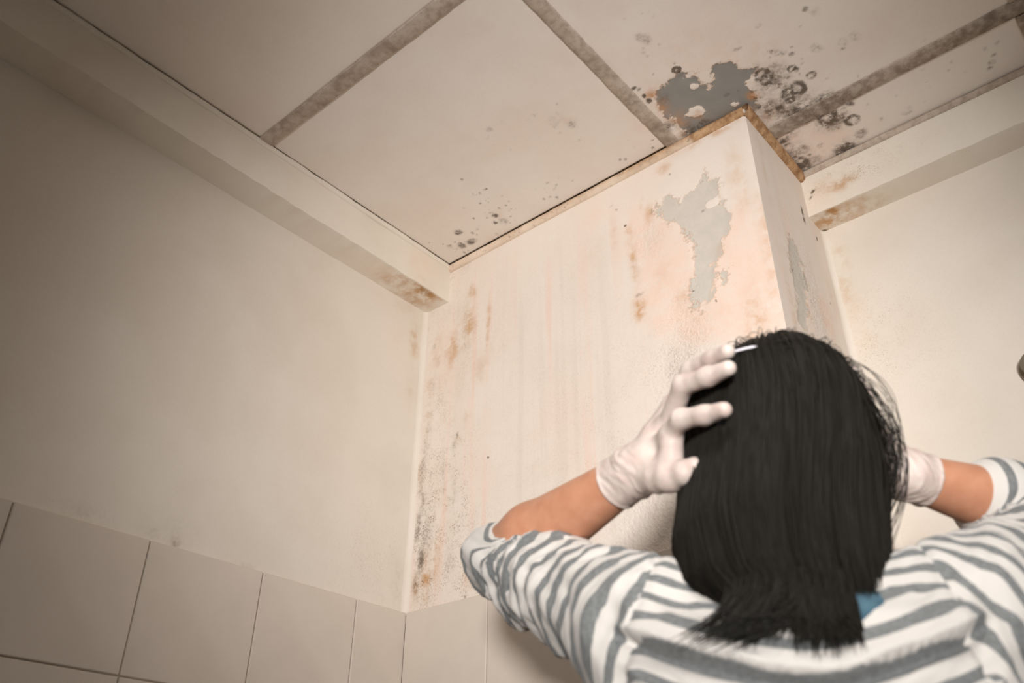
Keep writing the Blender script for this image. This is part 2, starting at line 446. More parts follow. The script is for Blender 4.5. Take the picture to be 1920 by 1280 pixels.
for (x, y, ru, rv, s_) in [(800, 620, .020, .03, .22), (812, 720, .016, .05, .25), (800, 830, .016, .06, .3), (835, 900, .012, .05, .3), (800, 1000, .02, .06, .35), (840, 1050, .02, .04, .25), (870, 500, .03, .03, .15),
                           (960, 560, .02, .06, .08), (1120, 560, .03, .05, .08), (1200, 800, .03, .03, .10), (1050, 940, .04, .04, .10)]:
    blob('front', 'mold', x, y, ru, rv, s_)
for (x, y, r, s_) in [(790, 980, .045, 1.0), (800, 880, .045, .9), (855, 980, .05, .8), (850, 860, .04, .7), (810, 760, .035, .6), (800, 1080, .05, 1.0), (870, 1090, .05, .7), (870, 640, .05, .4), (1270, 680, .05, .5), (1150, 800, .1, .2), (850, 500, .05, .6), (800, 600, .05, .5)]:
    blob('front', 'speck', x, y, r, r * 1.6, s_)
for (x, y, r, s_) in [(1290, 640, .04, 1.0), (1260, 700, .035, 1.0), (1250, 980, .07, .9), (1200, 1000, .07, .6), (1215, 450, .03, .8), (1280, 560, .03, .6)]:
    blob('front', 'rough', x, y, r, r * 1.3, s_)
poly('front', 'streak', [(800, 540), (1150, 430), (1180, 600), (1230, 900), (1180, 1050), (760, 1150)], 0.08, 1.0)
poly('front', 'streak', [(1390, 230), (1410, 240), (1490, 640), (1390, 640)], 0.05, .6)
for (x, y, ru, rv, s_) in [(860, 640, .05, .10, .30), (840, 760, .04, .10, .26), (930, 640, .03, .10, .2), (830, 950, .04, .10, .28), (1445, 470, .018, .16, .45), (1380, 330, .02, .12, .32), (1330, 600, .06, .04, .22),
                           (1240, 520, .03, .05, .25), (1120, 470, .03, .06, .22), (1010, 880, .03, .1, .15), (1080, 780, .012, .14, .16), (960, 760, .012, .16, .16), (1180, 880, .04, .04, .15)]:
    blob('front', 'rust', x, y, ru, rv, s_)
for (x, y, r, s_) in [(1505, 208, .04, .9), (1545, 190, .025, .85), (1475, 240, .03, .7), (1498, 312, .035, .95), (1560, 225, .03, .8), (1590, 283, .028, .85), (1250, 235, .02, .6), (1440, 205, .025, .7), (1300, 250, .03, .7), (1455, 150, .035, .6), (1470, 290, .02, .7), (1530, 300, .03, .4)]:
    blob('ceil', 'mold', x, y, r, r, s_)
# its return
for (x, y, ru, rv, s_) in [(1510, 560, .03, .10, .8), (1470, 400, .03, .10, .6), (1550, 600, .03, .08, .7)]:
    blob('side', 'pink', x, y, ru, rv, s_)
for (x, y, ru, rv, s_) in [(1430, 300, .012, .10, .35), (1480, 560, .012, .10, .35), (1560, 560, .014, .07, .35), (1440, 250, .05, .01, .5)]:
    blob('side', 'rust', x, y, ru, rv, s_)
poly('side', 'grey', [(1480, 440), (1500, 470), (1515, 560), (1510, 620), (1495, 600), (1487, 520)], 0.04, .95)
for (x, y, ru, rv, s_) in [(1503, 395, .004, .014, 1.1), (1507, 412, .004, .01, 1.1), (1530, 447, .004, .006, 1.2), (1480, 440, .003, .004, .8), (1485, 505, .003, .004, .8), (1556, 565, .003, .004, .9), (1510, 520, .01, .03, .3), (1422, 355, .003, .003, .7)]:
    blob('side', 'mold', x, y, ru, rv, s_)
blob('side', 'streak', 1500, 500, .15, .4, .7); blob('side', 'speck', 1520, 560, .05, .12, .8); blob('side', 'rough', 1540, 600, .06, .12, .6)
# right wall
for (x, y, ru, rv, s_) in [(1580, 480, .02, .05, .5), (1585, 540, .02, .06, .55), (1620, 640, .05, .05, .2)]:
    blob('right', 'rust', x, y, ru, rv, s_)
blob('right', 'pink', 1600, 620, .08, .10, .6); blob('right', 'speck', 1640, 640, .10, .10, .35); blob('right', 'rough', 1640, 700, .2, .2, .15)
blob('beamR', 'rust', 1575, 345, .04, .02, .6); blob('beamR', 'rust', 1540, 350, .03, .02, .3); blob('beamR', 'pink', 1540, 370, .08, .05, .6)
blob('beamR', 'mold', 1519, 360, .004, .004, 1.2); blob('beamR', 'mold', 1516, 372, .003, .003, .9); blob('beamR', 'speck', 1600, 320, .10, .03, .7)
blob('beamRu', 'rust', 1560, 408, .06, .05, .85); blob('beamRu', 'rust', 1620, 385, .06, .05, .5); blob('beamRu', 'mold', 1545, 432, .007, .005, 1.2); blob('beamRu', 'mold', 1552, 400, .03, .008, .35)
# left beam and wall
blob('beamL', 'pink', 790, 500, .06, .06, .8); blob('beamL', 'rust', 800, 530, .03, .012, .25)
blob('beamLu', 'rust', 795, 550, .06, .06, .85); blob('beamLu', 'rust', 745, 530, .07, .06, .5); blob('beamLu', 'mold', 800, 545, .02, .03, .4); blob('beamLu', 'pink', 700, 500, .1, .1, .7)
for (x, y, ru, rv, s_) in [(775, 640, .018, .06, .55), (770, 720, .016, .07, .3), (760, 580, .03, .02, .3)]:
    blob('left', 'rust', x, y, ru, rv, s_)
blob('left', 'pink', 740, 640, .05, .1, .5)
for (x, y, ru, rv, s_) in [(335, 1018, .020, .012, .45), (465, 1060, .022, .010, .38), (280, 1000, .03, .010, .28), (340, 990, .05, .03, .16), (150, 960, .08, .02, .2), (470, 1000, .05, .04, .08), (745, 1100, .02, .05, .25)]:
    blob('left', 'mold', x, y, ru, rv, s_)  # soft darker smudges, mostly above the tile tops, drawn through the shared mask
blob('left', 'speck', 700, 1050, .10, .10, .25)

# ------------------------------------------------------------------ room shell
def grid_patch(name, surf, u0, u1, v0, v1, step, mat, parent=None, flip=False, wobble=0.0008, thick=0.0, offset=0.0, cut=None):
    """one face of the room as a fine grid with its damp-mark masks; u,v are world axes of the surface"""
    ax, val, uv = SURF[surf]
    nu, nv = max(2, int((u1 - u0) / step) + 1), max(2, int((v1 - v0) / step) + 1)
    U, V = np.meshgrid(np.linspace(u0, u1, nu), np.linspace(v0, v1, nv), indexing='ij')
    att = eval_feats(surf, U, V)
    P = np.zeros((nu, nv, 3))
    P[..., uv[0]] = U; P[..., uv[1]] = V
    q = np.stack([U * 9, V * 9, np.full_like(U, ax * 5.1 + 2)], -1)
    dsp = fbm(q, 4) * wobble - np.clip(att['grey'] - 0.45, 0, 0.1) * 0.010
    edge = np.minimum(np.minimum(U - u0, u1 - U), np.minimum(V - v0, v1 - V))
    dsp = dsp * np.clip(edge / 0.02, 0, 1)
    sgn = {0: 1, 1: -1, 2: -1}[ax]              # towards the room
    if surf in ('beamR', 'front', 'right'): sgn = -1
    P[..., ax] = val + sgn * (dsp + offset)
    idx = np.arange(nu * nv).reshape(nu, nv)
    f = np.stack([idx[:-1, :-1], idx[1:, :-1], idx[1:, 1:], idx[:-1, 1:]], -1).reshape(-1, 4)
    if cut is not None:                         # leave out the corner taken up by the boxed-out wall
        fc = (U.ravel()[f].mean(1) < cut[0]) & (V.ravel()[f].mean(1) > cut[1])
        f = f[~fc]
    if flip: f = f[:, ::-1]
    verts = P.reshape(-1, 3)
    at = {k: a.ravel() for k, a in att.items()}
    if thick > 0:                               # give boards an edge going away from the room
        ring = np.concatenate([idx[:, 0], idx[-1, 1:], idx[-2::-1, -1], idx[0, -2:0:-1]])
        back = verts[ring].copy(); back[:, ax] = val - sgn * thick
        n0 = len(verts); m = len(ring)
        verts = np.concatenate([verts, back])
        rb = np.arange(n0, n0 + m)
        side = np.stack([ring, rb, np.roll(rb, -1), np.roll(ring, -1)], -1)
        if flip: side = side[:, ::-1]
        f = np.concatenate([f, side])
        for k in at: at[k] = np.concatenate([at[k], np.zeros(m)])
    return mesh_obj(name, verts, f, mat, parent, True, at)

def struct(o, label, cat):
    return tag(o, label, cat, kind='structure')

# walls
wl = struct(grid_patch('wall_left', 'left', Y0, YB + 0.002, 0.0, ZC, 0.010, M_WALL, flip=False, thick=0.06), 'beige painted plaster wall on the left above glazed tiles', 'wall')
wb = struct(grid_patch('wall_back', 'front', XW, XC, ZT - 0.02, ZC, 0.003, M_PIL, flip=True), 'damp stained boxed-out wall with peeling paint and grey bare patches', 'wall')
grid_patch('return_face', 'side', YB, YW + 0.004, ZT - 0.02, ZC, 0.003, M_PIL, wb)
v_, f_ = bevel_box(XW, XC, YB + 0.0005, YW + 0.05, 0, ZT - 0.01, 0.0005)
mesh_obj('lower_wall', v_, f_, M_GROUT, wb)
wr = struct(grid_patch('wall_right', 'right', XC - 0.01, X1, 0.0, ZC, 0.008, M_WALL, flip=True, thick=0.06), 'pale beige wall set back to the right of the damp corner', 'wall')
v_, f_ = bevel_box(XW - 0.1, X1, Y0, YW + 0.08, -0.05, 0, 0.0005)
struct(mesh_obj('floor', v_, f_, M_FLOOR), 'beige floor of the room', 'floor')

# boxed beams under the ceiling
def rough_edges(o, amt, axes):
    me = o.data
    n = len(me.vertices)
    c = np.zeros(n * 3, np.float32); me.vertices.foreach_get('co', c); c = c.reshape(-1, 3)
    q = np.stack([c[:, 0] * 40, c[:, 1] * 40, c[:, 2] * 40], -1)
    for a in axes: c[:, a] += fbm(q + a * 7, 4) * amt
    me.vertices.foreach_set('co', c.ravel().astype(np.float32)); me.update()
def beam(name, along, face, under, u0, u1, d0, d1, z0, label):
    """hollow boxed beam: front face grid plus underside grid, joined with a slightly ragged arris"""
    st = 0.006
    root = None
    ax, val, uv = SURF[face]
    nu = int((u1 - u0) / st) + 1
    us = np.linspace(u0, u1, nu)
    nz = int((ZC - z0) / st) + 1; nd = int(abs(d1 - d0) / st) + 2
    zs = np.linspace(ZC, z0, nz); ds = np.linspace(d0, d1, nd)[1:]
    rag = fbm(np.stack([us * 45, us * 0 + 1.3, us * 0 + ax], -1), 4) * 0.0028 + fbm(np.stack([us * 7, us * 0 + 9, us * 0], -1), 3) * 0.0022
    rows_p, atts = [], {a: [] for a in ATT}
    Uz, Zz = np.meshgrid(us, zs, indexing='ij')
    a1 = eval_feats(face, Uz, Zz)
    P1 = np.zeros(Uz.shape + (3,)); P1[..., along] = Uz; P1[..., ax] = val
    w = np.clip((ZC - Zz) / (ZC - z0), 0, 1) ** 3
    P1[..., 2] = Zz + rag[:, None] * w
    P1[..., ax] += fbm(np.stack([Uz * 11, Zz * 11, Uz * 0], -1), 3) * 0.0010
    Ud, Dd = np.meshgrid(us, ds, indexing='ij')
    a2 = eval_feats(under, *((Dd, Ud) if along == 1 else (Ud, Dd)))
    P2 = np.zeros(Ud.shape + (3,)); P2[..., along] = Ud; P2[..., ax] = Dd
    w2 = 1 - np.abs(Dd - d0) / abs(d1 - d0)
    P2[..., 2] = z0 + rag[:, None] * w2 + fbm(np.stack([Ud * 11, Dd * 11, Ud * 0 + 3], -1), 3) * 0.001
    P = np.concatenate([P1, P2], 1)
    at = {a: np.concatenate([a1[a], a2[a]], 1).ravel() for a in ATT}
    nr = P.shape[1]
    idx = np.arange(nu * nr).reshape(nu, nr)
    f = np.stack([idx[:-1, :-1], idx[1:, :-1], idx[1:, 1:], idx[:-1, 1:]], -1).reshape(-1, 4)
    if along == 0: f = f[:, ::-1] 
    o = mesh_obj(name, P.reshape(-1, 3), f, M_BEAM, None, True, at)
    md = o.modifiers.new('arris', 'EDGE_SPLIT'); md.split_angle = math.radians(50)
    return struct(o, label, 'beam')
beam('trim_1', 1, 'beamL', 'beamLu', Y0, YB + 0.001, XL, XW, ZBL, 'cream boxed beam along the top of the left wall')
beam('trim_2', 0, 'beamR', 'beamRu', XC, X1, YR, YW, ZBR, 'cream boxed beam along the top of the right wall')

# ceiling: dark void slab with boards and cover strips
v_, f_ = bevel_box(XW - 0.05, X1, Y0, YW + 0.05, ZC + 0.022, ZC + 0.05, 0.0005)
ceil = struct(mesh_obj('ceiling', v_, f_, M_DARK), 'suspended ceiling of large cream boards with cover strips and mould', 'ceiling')
G = 0.0022
def panel(x0, x1, y0, y1, step, cut=None):
    return grid_patch('ceiling_panel', 'ceil', x0, x1, y0, y1, step, M_CEIL, ceil, flip=True, wobble=0.0012, thick=0.010, cut=cut)
bx0, bx1 = BAT_X
pitch = 0.603
panel(XL + 0.0045, bx0 + 0.004, BAT_Y1[1] - 0.004, YB - 0.0096, 0.003)
panel(XL + 0.0035, bx0 + 0.004, BAT_Y1[0] - 0.58, BAT_Y1[0] + 0.004, 0.008)
panel(XL + 0.0035, bx0 + 0.004, Y0, BAT_Y1[0] - 0.585, 0.02)
nx0 = bx1 - 0.004
NBX = (0.022, 0.050)
panel(nx0, NBX[0] + 0.004, BAT_Y1[1] - 0.004, BAT_Y2[0] + 0.004, 0.003, (XC + 0.002, YB - 0.002))
panel(XC + 0.003, NBX[0] + 0.004, BAT_Y2[1] - 0.004, YR - 0.002, 0.003)
panel(nx0, NBX[0] + 0.004, BAT_Y1[0] - 0.58, BAT_Y1[0] + 0.004, 0.01)
panel(nx0, NBX[0] + 0.004, Y0, BAT_Y1[0] - 0.585, 0.02)
panel(NBX[1] - 0.004, X1, BAT_Y1[1] - 0.004, BAT_Y2[0] + 0.004, 0.01)
panel(NBX[1] - 0.004, X1, BAT_Y2[1] - 0.004, YR - 0.002, 0.01)
panel(NBX[1] - 0.004, X1, Y0, BAT_Y1[0] + 0.004, 0.02)
def batten(x0, x1, y0, y1, along, moldspots=()):
    """thin cover strip with worn, uneven edges"""
    L_, nseg = (x1 - x0, y1 - y0)[along], 0
    nseg = max(6, int(L_ / 0.006))
    t = np.linspace(0, 1, nseg + 1)
    rows = []
    e0 = fbm(np.stack([t * L_ * 55, t * 0 + x0 * 9, t * 0 + y0 * 9], -1), 4) * 0.0014
    e1 = fbm(np.stack([t * L_ * 55, t * 0 + x0 * 9 + 50, t * 0 + y0 * 9], -1), 4) * 0.0014
    sag = fbm(np.stack([t * L_ * 12, t * 0 + 5, t * 0 + x0], -1), 3) * 0.0006
    prof = [(0.0, 0.004), (0.0, -0.0022), (0.06, -0.0032), (0.5, -0.0034), (0.94, -0.0032), (1.0, -0.0022), (1.0, 0.004)]
    V = np.zeros((nseg + 1, len(prof), 3)); mold = np.zeros((nseg + 1, len(prof)))
    for j, (w, dz) in enumerate(prof):
        if along == 0:
            V[:, j, 0] = x0 + t * (x1 - x0); V[:, j, 1] = (y0 + e0) * (1 - w) + (y1 + e1) * w
        else:
            V[:, j, 1] = y0 + t * (y1 - y0); V[:, j, 0] = (x0 + e0) * (1 - w) + (x1 + e1) * w
        V[:, j, 2] = ZC + dz + sag
        for (mx, my, r, s_) in moldspots:
            mold[:, j] += s_ * np.exp(-((V[:, j, 0] - mx) ** 2 + (V[:, j, 1] - my) ** 2) / r ** 2)
    k = len(prof); idx = np.arange((nseg + 1) * k).reshape(nseg + 1, k)
    f = np.stack([idx[:-1, :-1], idx[:-1, 1:], idx[1:, 1:], idx[1:, :-1]], -1).reshape(-1, 4)
    if along == 1: f = f[:, ::-1]
    return mesh_obj('cover_strip', V.reshape(-1, 3), f, M_BATTEN, ceil, False, {'mold': mold.ravel()})
msp = []
for (x, y, r, s_) in [(1480, 215, .035, .9), (1455, 240, .02, .6), (1520, 205, .05, 1.0), (1560, 190, .05, .8), (1600, 170, .06, .5), (1695, 130, .012, .9), (1750, 95, .05, .5), (1900, 15, .12, .9), (1850, 40, .08, .5), (1640, 155, .05, .4)]:
    p = hit(x, y, 2, ZC); msp.append((p[0], p[1], r, s_))
for (x, y, r, s_) in [(1245, 255, .03, .6), (1180, 190, .03, .4), (1230, 240, .02, .5), (1080, 60, .05, .25)]:
    p = hit(x, y, 2, ZC); msp.append((p[0], p[1], r, s_))
msp = [(a, b, c_, d * 0.6) for (a, b, c_, d) in msp]
batten(bx0, bx1, Y0, YB - 0.004, 1, msp)
batten(XL + 0.001, bx0 - 0.0006, BAT_Y1[0], BAT_Y1[1], 0)
batten(bx1 + 0.0006, NBX[0] - 0.0006, BAT_Y1[0], BAT_Y1[1], 0)
batten(XC + 0.002, X1, BAT_Y2[0], BAT_Y2[1], 0, msp)
batten(NBX[0], NBX[1], Y0, BAT_Y2[0] - 0.001, 1)
batten(NBX[0], NBX[1], BAT_Y2[1] + 0.001, YR - 0.002, 1, [(0.035, 1.24, .05, .9)])

# slim beads that close the ceiling edge
def bead(name, p0, p1, nrm, h, d, clean, mat, label):
    """small quarter bead from p0 to p1 on a wall whose room-side normal is nrm"""
    p0, p1, nrm = np.array(p0, float), np.array(p1, float), np.array(nrm, float)
    n = max(8, int(np.linalg.norm(p1 - p0) / 0.008))
    t = np.linspace(0, 1, n + 1)
    prof = [(0, 0.0), (d * 0.9, 0.0), (d, -h * 0.25), (d * 0.85, -h * 0.75), (d * 0.3, -h), (0, -h)]
    V = np.zeros((n + 1, len(prof), 3))
    for j, (o_, z_) in enumerate(prof):
        base = p0[None] * (1 - t[:, None]) + p1[None] * t[:, None]
        wob = fbm(np.stack([t * n * 0.3, t * 0 + j, t * 0 + h * 99], -1), 4) * 0.0012 * (1 if o_ > 0 else 0)
        V[:, j] = base + nrm[None] * (o_ + wob)[:, None]
        V[:, j, 2] += z_ + wob * 0.7
    k = len(prof); idx = np.arange((n + 1) * k).reshape(n + 1, k)
    f = np.stack([idx[:-1, :-1], idx[1:, :-1], idx[1:, 1:], idx[:-1, 1:]], -1).reshape(-1, 4)
    cl = np.repeat(np.array([clean(a) for a in t])[:, None], k, 1)
    cl = np.clip(cl + np.array([0, 0, .1, .45, .7, .7])[None] * (cl > 0.01), 0, 1)
    o = mesh_obj(name, V.reshape(-1, 3), f, mat, None, True, {'clean': cl.ravel()})
    return struct(o, label, 'trim')
zc = ZC - 0.0015
bead('trim_3', (XL, YB, zc), (XC, YB, zc), (0, -1, 0), 0.016, 0.009, lambda t: max(0.0, 0.95 - 1.1 * t), M_TRIM, 'rust stained bead where the damp wall meets the ceiling')
bead('trim_4', (XC, YB - 0.009, zc), (XC, YR, zc), (1, 0, 0), 0.020, 0.012, lambda t: 0.0, M_TRIM, 'short rust stained bead on the return of the damp wall')
bead('trim_5', (XL, Y0, zc), (XL, YB, zc), (1, 0, 0), 0.010, 0.006, lambda t: 0.9, M_BEAM, 'slim cream bead between left beam and ceiling')
bead('trim_6', (XC, YR, zc), (X1, YR, zc), (0, -1, 0), 0.012, 0.007, lambda t: 0.9, M_BATTEN, 'slim dirty bead between right beam and ceiling')

# corner fillets of plaster (soft pale lines in the inside corners)
def corner_fillet(name, x, y, sx, sy, z0, z1, label):
    zs = np.linspace(z0, z1, 60); R_ = 0.010
    V = np.zeros((60, 5, 3))
    for j in range(5):
        a = j / 4 * math.pi / 2
        w = R_ * (1 + fbm(np.stack([zs * 18, zs * 0 + j * .3, zs * 0 + x], -1), 3) * 0.35)
        V[:, j, 0] = x + sx * w * (1 - math.sin(a)); V[:, j, 1] = y + sy * w * (1 - math.cos(a)); V[:, j, 2] = zs
    idx = np.arange(300).reshape(60, 5)
    f = np.stack([idx[:-1, :-1], idx[1:, :-1], idx[1:, 1:], idx[:-1, 1:]], -1).reshape(-1, 4)
    if sx * sy > 0: f = f[:, ::-1]
    return struct(mesh_obj(name, V.reshape(-1, 3), f, M_WALL, None, True), label, 'trim')
corner_fillet('trim_7', XW, YB, 1, -1, ZT - 0.006, ZBL + 0.002, 'pale plaster fillet down the left inside corner')
corner_fillet('trim_8', XC, YW, 1, -1, ZT, ZBR + 0.002, 'pale plaster fillet down the right inside corner')

# wall tiles
TILE = 0.2; GAP = 0.0022; TH = 0.0045
_tc = {}
def tile(parent, kind, a0, a1, z0, z1, wallv):
    """kind 'x': tile on a wall facing +x (spans y); kind 'y': tile on a wall facing -y (spans x)"""
    key = (kind, round(a1 - a0, 4), round(z1 - z0, 4))
    if key not in _tc:
        w, h = a1 - a0 - GAP, z1 - z0 - GAP
        if kind == 'x': v, f = bevel_box(-TH, TH, -w / 2, w / 2, -h / 2, h / 2, 0.0012)
        else: v, f = bevel_box(-w / 2, w / 2, -TH, TH, -h / 2, h / 2, 0.0012)
        o = mesh_obj('wall_tile', v, f, M_TILE, parent); _tc[key] = o.data
    else:
        o = bpy.data.objects.new('wall_tile', _tc[key]); COL.objects.link(o); o.parent = parent
    c, z = (a0 + a1) / 2, (z0 + z1) / 2
    o.location = (wallv, c, z) if kind == 'x' else (c, wallv, z)
    o.rotation_euler = (0, RT.uniform(-.004, .004), RT.uniform(-.004, .004)) if kind == 'x' else (RT.uniform(-.004, .004), 0, RT.uniform(-.004, .004))
    return o
RT = random.Random(3)
rows = [(ZT - TILE * 0.965 * (i + 1), ZT - TILE * 0.965 * i) for i in range(8)]
v_, f_ = bevel_box(XW, XW + 0.002, Y0, YB, 0.005, ZT - 0.004, 0.0003)
mesh_obj('grout_bed', v_, f_, M_GROUT, wl)
v_, f_ = bevel_box(XC, X1, YW - 0.002, YW + 0.001, 0.005, ZT - 0.004, 0.0003)
mesh_obj('grout_bed', v_, f_, M_GROUT, wr)
for (z0, z1) in rows:
    ys = [YB - 0.001, 0.997] + [0.997 - TILE * k for k in range(1, 10)]
    for a, b in zip(ys[1:], ys[:-1]): tile(wl, 'x', a, b, z0, z1, XW + 0.002)
    xs = [XW + 0.006, -1.0138] + [-1.0138 + 0.2012 * k for k in (1, 2)] + [-1.0138 + 0.2012 * 3]
    xs = [x for x in xs if x < XC - 0.01] + [XC]
    for a, b in zip(xs[:-1], xs[1:]): tile(wb, 'y', a, b, z0, z1, YB + 0.0005)
    ys = [YB, YB + 0.146, YW]
    for a, b in zip(ys[:-1], ys[1:]): tile(wb, 'x', a, b, z0, z1, XC)
    xs = [XC + 0.006 + TILE * k for k in range(0, 8)]
    for a, b in zip(xs[:-1], xs[1:]): tile(wr, 'y', a, b, z0, z1, YW - 0.001)

# ------------------------------------------------------------------ the person
# local frame: origin on the floor, +x her right, +y the way she faces; HZ is the middle of the head
HZ = 1.513
person = empty('person', (-0.3068, 0.7946, 0.0), math.radians(28))
tag(person, 'person seen from behind in striped shirt, gloved hands holding head', 'person')
def Lc(x, y, z): return np.array([x, y, z + HZ])

class Field:
    """signed distance field on a grid, meshed with surface nets"""
    def __init__(self, lo, hi, h):
        self.lo = np.array(lo, float); self.h = h
        self.n = np.ceil((np.array(hi) - self.lo) / h).astype(int) + 1
        self.f = np.full(self.n, 0.08, np.float32)
    def box(self, lo, hi):
        a = np.clip(np.floor((np.array(lo) - self.lo) / self.h).astype(int), 0, self.n)
        b = np.clip(np.ceil((np.array(hi) - self.lo) / self.h).astype(int) + 1, 0, self.n)
        return a, b
    def grid(self, a, b):
        ax = [(self.lo[i] + self.h * np.arange(a[i], b[i])).astype(np.float32) for i in range(3)]
        return ax[0][:, None, None], ax[1][None, :, None], ax[2][None, None, :]
    def put(self, lo, hi, fn, k=0.0, op='add'):
        m = k + 3 * self.h
        a, b = self.box(np.array(lo) - m, np.array(hi) + m)
        if np.any(b <= a): return
        sl = tuple(slice(a[i], b[i]) for i in range(3))
        d = fn(*self.grid(a, b)).astype(np.float32)
        c = self.f[sl]
        if op == 'sub': d = -d
        if k > 0:
            hh = np.clip(0.5 + 0.5 * (c - d) / k * (1 if op == 'add' else -1), 0, 1)
            r = c + (d - c) * hh - k * hh * (1 - hh) * (1 if op == 'add' else -1)
        else: r = np.minimum(c, d) if op == 'add' else np.maximum(c, d)
        self.f[sl] = r
    def cap(self, p, q, r0, r1, k=0.0, op='add'):
        p, q = np.array(p, float), np.array(q, float); e = q - p; L2 = max(e @ e, 1e-9)
        R_ = max(r0, r1)
        def fn(X, Y, Z):
            t = np.clip(((X - p[0]) * e[0] + (Y - p[1]) * e[1] + (Z - p[2]) * e[2]) / L2, 0, 1)
            return np.sqrt((X - p[0] - t * e[0]) ** 2 + (Y - p[1] - t * e[1]) ** 2 + (Z - p[2] - t * e[2]) ** 2) - (r0 + (r1 - r0) * t)
        self.put(np.minimum(p, q) - R_, np.maximum(p, q) + R_, fn, k, op)
    def ell(self, c, r, k=0.0, op='add'):
        c, r = np.array(c, float), np.array(r, float)
        def fn(X, Y, Z):
            w = np.sqrt(((X - c[0]) / r[0]) ** 2 + ((Y - c[1]) / r[1]) ** 2 + ((Z - c[2]) / r[2]) ** 2)
            return (w - 1) * r.min()
        self.put(c - r, c + r, fn, k, op)
    def loft(self, tab, grow=0.0, k=0.0):
        """tab rows: z, half width, half depth, cx, cy"""
        T = np.array(tab, float)
        def fn(X, Y, Z):
            z = Z.ravel()
            g = [np.interp(z, T[:, 0], T[:, i]).astype(np.float32)[None, None, :] for i in range(1, 5)]
            a, b = g[0] + grow, g[1] + grow
            d = (np.sqrt(((X - g[2]) / a) ** 2 + ((Y - g[3]) / b) ** 2) - 1) * np.minimum(a, b)
            return np.maximum(d, np.maximum(T[0, 0] - Z, Z - T[-1, 0]))
        A_, B_ = T[:, 1].max() + 0.06 + grow, T[:, 2].max() + 0.06 + grow
        self.put((-A_, -B_ - 0.06, T[0, 0]), (A_, B_, T[-1, 0]), fn, k)
    def mesh(self):
        f = self.f; h = self.h
        s = f < 0
        nx, ny, nz = np.array(f.shape) - 1
        cnt = np.zeros((nx, ny, nz), np.int8)
        for i in (0, 1):
            for j in (0, 1):
                for k in (0, 1):
                    cnt += s[i:nx + i, j:ny + j, k:nz + k]
        cells = np.argwhere((cnt > 0) & (cnt < 8))
        acc = np.zeros((len(cells), 3)); num = np.zeros(len(cells))
        C_ = [(i, j, k) for i in (0, 1) for j in (0, 1) for k in (0, 1)]
        for a in C_:
            for d in range(3):
                if a[d]: continue
                b = list(a); b[d] = 1
                fa = f[tuple((cells + a).T)]; fb = f[tuple((cells + b).T)]
                m = (fa < 0) != (fb < 0)
                t = np.where(m, fa / np.where(m, fa - fb, 1), 0)
                p = np.tile(np.array(a, float), (len(cells), 1)); p[:, d] += t
                acc[m] += p[m]; num[m] += 1
        V = self.lo + (cells + acc / num[:, None]) * h
        vid = np.full((nx, ny, nz), -1, np.int64); vid[tuple(cells.T)] = np.arange(len(cells))
        quads = []
        for d in range(3):
            o1, o2 = (d + 1) % 3, (d + 2) % 3
            sl0 = [slice(None)] * 3; sl1 = [slice(None)] * 3
            sl0[d] = slice(0, -1); sl1[d] = slice(1, None)
            A_, B_ = s[tuple(sl0)], s[tuple(sl1)]
            e = np.argwhere(A_ != B_)
            e = e[(e[:, o1] > 0) & (e[:, o2] > 0) & (e[:, o1] < (nx, ny, nz)[o1]) & (e[:, o2] < (nx, ny, nz)[o2])]
            q = []
            for (u, w) in ((0, 0), (-1, 0), (-1, -1), (0, -1)):
                c = e.copy(); c[:, o1] += u; c[:, o2] += w
                q.append(vid[tuple(c.T)])
            q = np.stack(q, -1)
            fl = ~A_[tuple(e.T)]
            q[fl] = q[fl][:, ::-1]
            quads.append(q)
        Q = np.concatenate(quads); Q = Q[(Q >= 0).all(1)]
        return V, Q

def normals(V, Q):
    n = np.cross(V[Q[:, 2]] - V[Q[:, 0]], V[Q[:, 3]] - V[Q[:, 1]])
    N = np.zeros_like(V)
    for i in range(4): np.add.at(N, Q[:, i], n)
    return N / np.maximum(np.linalg.norm(N, axis=1, keepdims=True), 1e-12)
def relax(V, Q, it=2, lam=0.5):
    for _ in range(it):
        S = np.zeros_like(V); c = np.zeros(len(V))
        for i in range(4):
            for j in (1, 3):
                np.add.at(S, Q[:, i], V[Q[:, (i + j) % 4]]); np.add.at(c, Q[:, i], 1)
        V = V + lam * (S / np.maximum(c, 1)[:, None] - V)
    return V

# joints
LS, LE, LW = Lc(-.165, -.030, -.170), Lc(-.336, .135, -.046), Lc(-.160, -.016, -.012)
RS, RE, RW = Lc(.118, -.030, -.168), Lc(.296, .152, -.044), Lc(.108, .040, -.015)
TORSO = [(0.80, .150, .105, -.03, -.045), (0.92, .150, .105, -.03, -.045), (1.05, .122, .088, -.032, -.05), (1.18, .140, .098, -.034, -.052), (1.27, .150, .100, -.032, -.05),
         (1.315, .135, .090, -.028, -.045), (1.345, .095, .070, -.022, -.038), (1.37, .050, .050, -.015, -.03)]
def P3(px, py, t):                       # a point on the sight line, in her local frame
    d = ray(px, py); d = d / np.linalg.norm(d)
    q = CAM + t * d - np.array([-0.3068, 0.7946, 0.0])
    c, s = math.cos(math.radians(28)), math.sin(math.radians(28))
    return np.array([c * q[0] + s * q[1], -s * q[0] + c * q[1], q[2]])
LH = {  # left hand: MCP, PIP, DIP, tip
    'index': [P3(1244, 836, .884), P3(1277, 785, .846), P3(1322, 778, .826), P3(1358, 768, .808)],
    'middle': [P3(1252, 800, .900), P3(1281, 722, .868), P3(1328, 706, .844), P3(1366, 690, .827)],
    'ring': [P3(1258, 776, .916), P3(1296, 694, .895), P3(1336, 674, .868), P3(1364, 659, .846)],
    'little': [P3(1262, 760, .935), P3(1308, 694, .922), P3(1330, 678, .908), P3(1348, 668, .896)],
    'thumb': [P3(1216, 894, .888), P3(1254, 895, .858), P3(1284, 886, .842), P3(1302, 872, .835)]}
